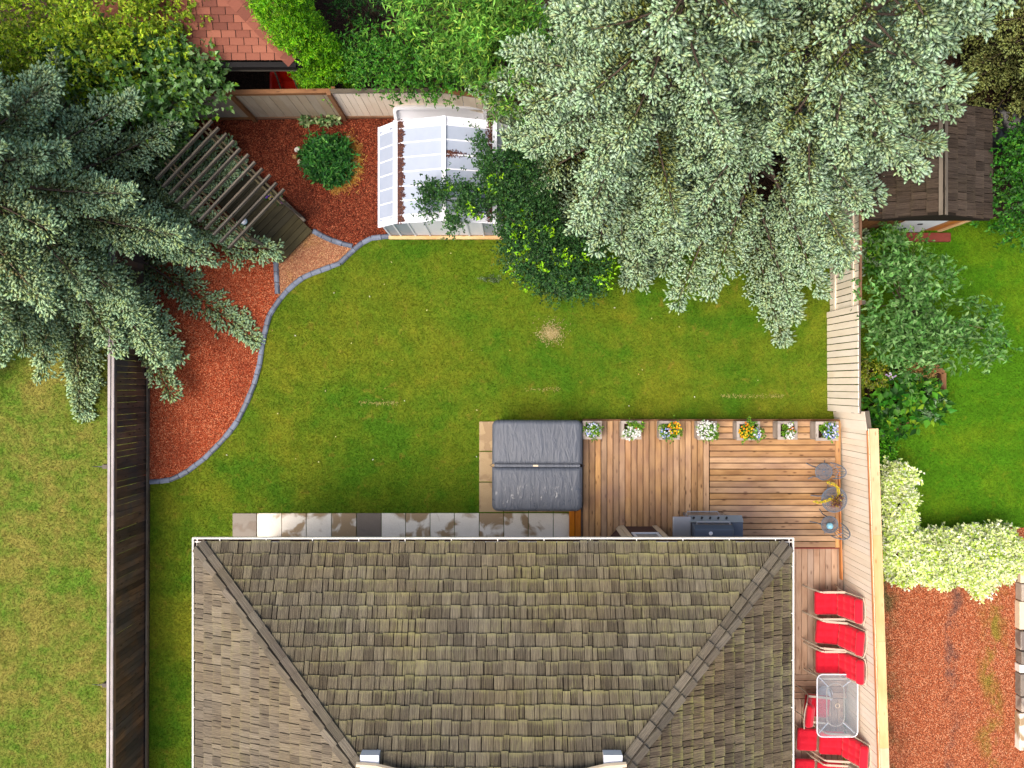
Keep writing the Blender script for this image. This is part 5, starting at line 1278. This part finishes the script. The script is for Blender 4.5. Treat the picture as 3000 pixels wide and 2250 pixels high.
# shrubs and willow behind the fence
BG = [lin(62, 128, 30), lin(84, 150, 36), lin(46, 100, 26), lin(110, 160, 50)]
shrub('leafy_shrub', 'bright green shrub rising above the cream back fence', 'shrub', W(1150, 200)[:2], [B(1060, 180, 1.7, .5, .4, .5), B(1130, 195, 1.9, .7, .45, .55), B(1220, 190, 2.0, .7, .55, .6), B(1290, 215, 1.8, .5, .45, .4)], 150, 8, 7, .085, .036, BG, [3, 3, 2, 2], 34, stems=8)
WI = [lin(96, 156, 48), lin(128, 180, 70), lin(70, 124, 38), lin(172, 208, 80)]
shrub('willow_tree', 'narrow leaved green tree between the shrub and the blue spruce', 'tree', W(1440, 190)[:2], [B(1300, 60, 2.6, .8, .7, .7), B(1400, 90, 2.9, .9, .8, .8), B(1490, 140, 2.7, .8, .8, .8), B(1380, 190, 2.4, .8, .6, .6), B(1470, 250, 2.1, .5, .5, .5), B(1290, 10, 2.5, .8, .7, .7), B(1450, 10, 3.0, .8, .7, .8)], 180, 8, 9, .14, .036, WI, [3, 3, 2, 1], 35, stems=12, tree=True, tl=.42, spread=.15, cvar=.22)
for i, (px, py, dx) in enumerate(((1440, 300, -.05), (1490, 320, -.12))):
    T = None
shrub('dark_shrub', 'dark green leafy shrub at the top edge left of the narrow leaved tree', 'shrub', W(1110, 60)[:2], [B(1090, 0, 1.2, .6, .4, .5), B(1010, 10, 1.0, .4, .3, .4)], 60, 7, 7, .08, .03, [lin(40, 84, 30), lin(58, 108, 36), lin(30, 66, 26)], [1, 1, 1], 36, stems=6)
for k, (px, py) in enumerate(((1028, 70), (1150, 78), (1193, 80))):
    p = W(px, py, .4); o = board('garden_stake', (p.x, p.y, 0), (p.x, p.y, .75), .06, .06, MAT['brown_wood'], None, up=(0, 1, 0)); tag(o, ('brown stake left of the pair behind the green shrub', 'left one of the paired brown stakes behind the green shrub', 'right one of the paired brown stakes behind the green shrub')[k], 'stake', 'garden stakes')
# hanging willow sprigs over the fence are part of that tree; fruit tree by the greenhouse
FT = [lin(48, 92, 42), lin(66, 112, 52), lin(34, 70, 34), lin(90, 132, 62)]
BR_ = None
LIME = [lin(160, 220, 20), lin(180, 230, 40), lin(130, 200, 20)]
shrub('fruit_tree', 'dark green fruit tree with lime new tips beside the greenhouse', 'tree', W(1610, 720)[:2], [B(1540, 620, 1.7, .6, .9, .6), B(1580, 740, 1.5, .8, .7, .6), B(1690, 780, 1.2, .7, .6, .5), B(1520, 520, 2.0, .5, .6, .5), B(1660, 830, 1.0, .8, .4, .3), B(1490, 590, 2.3, .4, .5, .3), B(1300, 562, 2.55, .42, .14, .12), B(1400, 566, 2.55, .4, .16, .14), B(1370, 610, 2.5, .28, .26, .14), B(1330, 650, 2.4, .2, .14, .12), B(1430, 470, 2.5, .25, .35, .15), B(1260, 600, 2.4, .14, .16, .1), B(1405, 420, 2.4, .1, .2, .1)], 520, 8, 8, .065, .036, FT, [3, 3, 2, 1], 37, stems=18, tree=True, tl=.22, spread=.1, newcols=LIME, newp=.07)
_t = bpy.data.objects['fruit_tree']
leafy(_t, [B(1275, 560, 2.5, .2, .1, .1), B(1330, 560, 2.55, .25, .1, .1), B(1400, 565, 2.55, .3, .14, .12), B(1370, 605, 2.5, .25, .2, .12), B(1335, 650, 2.4, .14, .12, .1), B(1265, 600, 2.4, .1, .12, .1), B(1425, 480, 2.5, .16, .25, .12), B(1410, 425, 2.45, .08, .14, .08), B(1460, 560, 2.5, .25, .25, .15)], 130, 6, 7, .06, .034, FT, [3, 3, 2, 2], 137, tl=.12, spread=.06, name='overhanging_branch', newcols=LIME, newp=.04)
# right garden
p = W(2640, 900); 
GR = [lin(108, 158, 80), lin(86, 136, 58), lin(138, 180, 108), lin(66, 112, 46)]
shrub('lilac_shrub', 'loose green shrub with bare twigs beyond the gapped cream fence', 'shrub', (p.x, p.y), [B(2610, 870, 1.5, .75, .7, .6), B(2640, 960, 1.3, .8, .6, .6), B(2780, 960, 1.1, .95, .6, .5), B(2720, 1010, .9, .8, .5, .45), B(2610, 760, 1.4, .5, .5, .5), B(2740, 830, 1.3, .4, .4, .3), B(2850, 1000, .9, .5, .45, .4), B(2600, 1050, .8, .6, .4, .4)], 140, 6, 6, .14, .06, GR, [3, 3, 2, 2], 38, stems=22, r0=.02, tl=.24, spread=.16)
shrub('thin_shrub', 'thin shoots with sparse leaves at the top of the right lawn', 'shrub', W(2620, 810)[:2], [B(2660, 740, 1.1, .5, .35, .3), B(2730, 780, .9, .5, .25, .2), B(2590, 720, .9, .25, .3, .3)], 34, 4, 5, .1, .035, [lin(120, 164, 60), lin(90, 140, 50)], [1, 1], 39, stems=16, r0=.014, tl=.25, spread=.12)
BGN = [lin(54, 116, 24), lin(84, 146, 36), lin(36, 84, 20), lin(140, 176, 40)]
p = W(2640, 1190, .3); T = thing('broad_leaf_clump', 'large glossy leaved clump filling the raised bed', 'plant', (p.x, p.y, .18))
leafy(T, [B(2620, 1170, .35, .55, .5, .3), B(2680, 1150, .35, .5, .45, .3), B(2600, 1230, .3, .4, .3, .25), B(2720, 1190, .3, .3, .25, .2)], 90, 3, 4, .22, .13, BGN, [3, 3, 2, 1], 41, tl=.1, spread=.1, name='foliage', fold=.15)
p = W(2590, 1120); T = thing('yellow_plant', 'yellow green low plant between the fence and the glossy clump', 'plant', (p.x, p.y, .0))
leafy(T, [B(2580, 1120, .3, .45, .25, .2), B(2545, 1090, .3, .3, .3, .2)], 60, 5, 6, .06, .03, [lin(170, 176, 40), lin(120, 150, 40), lin(150, 150, 90)], [2, 2, 1], 42, tl=.1, spread=.08, name='foliage')
flowerbits(T, tuple(W(2608, 1105, .55)), .1, 16, [lin(210, 180, 230), lin(240, 240, 250)], [1, 1], .03, 43)
p = W(2720, 1085); T = thing('tan_grass', 'dry tan ornamental grass tuft in the raised bed', 'grass', (p.x, p.y, .18))
leafy(T, [B(2690, 1075, .4, .3, .15, .12)], 40, 5, 6, .16, .012, [lin(190, 150, 100), lin(170, 140, 80)], [1, 1], 44, tl=.1, spread=.06, name='blades')
p = W(2700, 1185); T = thing('grey_plant', 'silvery grey green plant at the outer edge of the raised bed', 'plant', (p.x, p.y, .1))
leafy(T, [B(2710, 1180, .3, .25, .3, .15)], 26, 4, 5, .11, .035, [lin(150, 180, 140), lin(120, 160, 110)], [1, 1], 45, tl=.1, spread=.07, name='foliage')
p = W(2575, 1310); T = thing('groundcover', 'bright green low plants along the pale fence cap', 'plant', (p.x, p.y, 0))
leafy(T, [B(2582, 1270, .15, .2, .4, .15), B(2590, 1350, .2, .25, .3, .2)], 70, 5, 6, .07, .04, [lin(90, 170, 20), lin(120, 180, 40), lin(70, 130, 24)], [2, 1, 1], 46, tl=.1, spread=.08, name='foliage')
p = W(2560, 720); T = thing('leafy_groundcover', 'dark glossy low plants under the spruce beside the right fence', 'plant', (p.x, p.y, 0))
leafy(T, [B(2575, 740, .4, .3, .5, .3), B(2610, 700, .3, .15, .15, .15)], 60, 4, 5, .14, .07, [lin(60, 110, 30), lin(90, 150, 40), lin(130, 180, 30)], [2, 2, 1], 47, tl=.1, spread=.1, name='foliage')
HC = [lin(238, 244, 190, 1), lin(216, 234, 140, 1), lin(248, 250, 216, 1), lin(160, 194, 80), lin(204, 228, 110, 1)]
p = W(2780, 1620); HG = thing('variegated_hedge', 'dense cream and lime variegated hedge beside the red gravel', 'hedge', (p.x, p.y, 0))
MB().tube([(p.x, p.y, 0), (p.x, p.y, .6)], [.05, .02], 6).build('stem', MAT['twig'], HG)
leafy(HG, [B(2640, 1620, .55, .55, .62, .5), B(2740, 1630, .55, .6, .58, .48), B(2850, 1625, .55, .6, .6, .48), B(2920, 1615, .5, .45, .55, .45), B(2620, 1480, .6, .3, .6, .45), B(2610, 1400, .5, .22, .35, .35), B(2650, 1400, .5, .12, .12, .15), B(2870, 1715, .25, .2, .2, .2)], 1100, 8, 7, .08, .046, HC, [4, 4, 3, 1, 2], 48, tl=.12, spread=.07, shell=.92, nup=1.6, name='foliage', newcols=[lin(190, 220, 50), lin(230, 240, 200)], newp=.1)
# right edge: bright bush beside the shed
shrub('broadleaf_shrub', 'bright green round leaved shrub at the right edge beside the shed', 'shrub', W(2980, 540)[:2], [B(2965, 480, 1.4, .6, .6, .6), B(3000, 580, 1.3, .8, .7, .6), B(2985, 680, 1.0, .4, .4, .4), B(3080, 480, 1.5, .8, .9, .7)], 220, 7, 7, .085, .055, [lin(70, 140, 36), lin(50, 108, 28), lin(110, 170, 50), lin(40, 84, 30)], [3, 3, 1, 2], 49, stems=8)
# ------------------------------------------------------------------ conifers
PN = [lin(168, 200, 160), lin(182, 208, 176), lin(160, 192, 144), lin(174, 194, 142)]
PO = [lin(122, 128, 54), lin(104, 116, 52), lin(134, 138, 68), lin(112, 128, 80)]
def sp(px, py): p = W(px, py); return p.x, p.y
spruce('tall pale blue spruce in front of the garden shed', *sp(2130, 470), 10.5, 4.2, .8, 51, PN, PO, 'pale blue spruces', per=9, dz=.68, newbias=.15, power=1.08, twd=.06)
spruce('pale blue spruce at the top edge next to the narrow leaved tree', *sp(1800, 450), 10.0, 3.5, .9, 52, PN, PO, 'pale blue spruces', per=9, dz=.68, newbias=.12, twd=.06)
DN = [lin(170, 202, 156), lin(156, 190, 148), lin(182, 208, 160), lin(168, 190, 124)]
DO = [lin(106, 122, 68), lin(124, 132, 76), lin(94, 110, 66), lin(130, 122, 78)]
def reachl(az):
    a = math.degrees(az) % 360
    return float(np.interp(a, [0, 20, 60, 120, 180, 240, 270, 300, 320, 340, 360], [.9, .86, .8, .9, .9, .9, .9, .94, 1.04, 1.06, .9]))
spruce('dark green spruce overhanging the mulch bed and pergola', *sp(225, 645), 9.5, 4.75, .8, 53, DN, DO, 'dark spruces', per=11, dz=.65, newbias=.06, reach=reachl, dzlow=.42, twd=.062)
spruce('olive green spruce behind the shed at the top right', *sp(2960, 170), 8.0, 2.2, .6, 54, [lin(140, 152, 80), lin(150, 164, 100)], [lin(96, 100, 50), lin(110, 108, 60)], 'olive spruces', per=8, dz=.36, newbias=-.1)
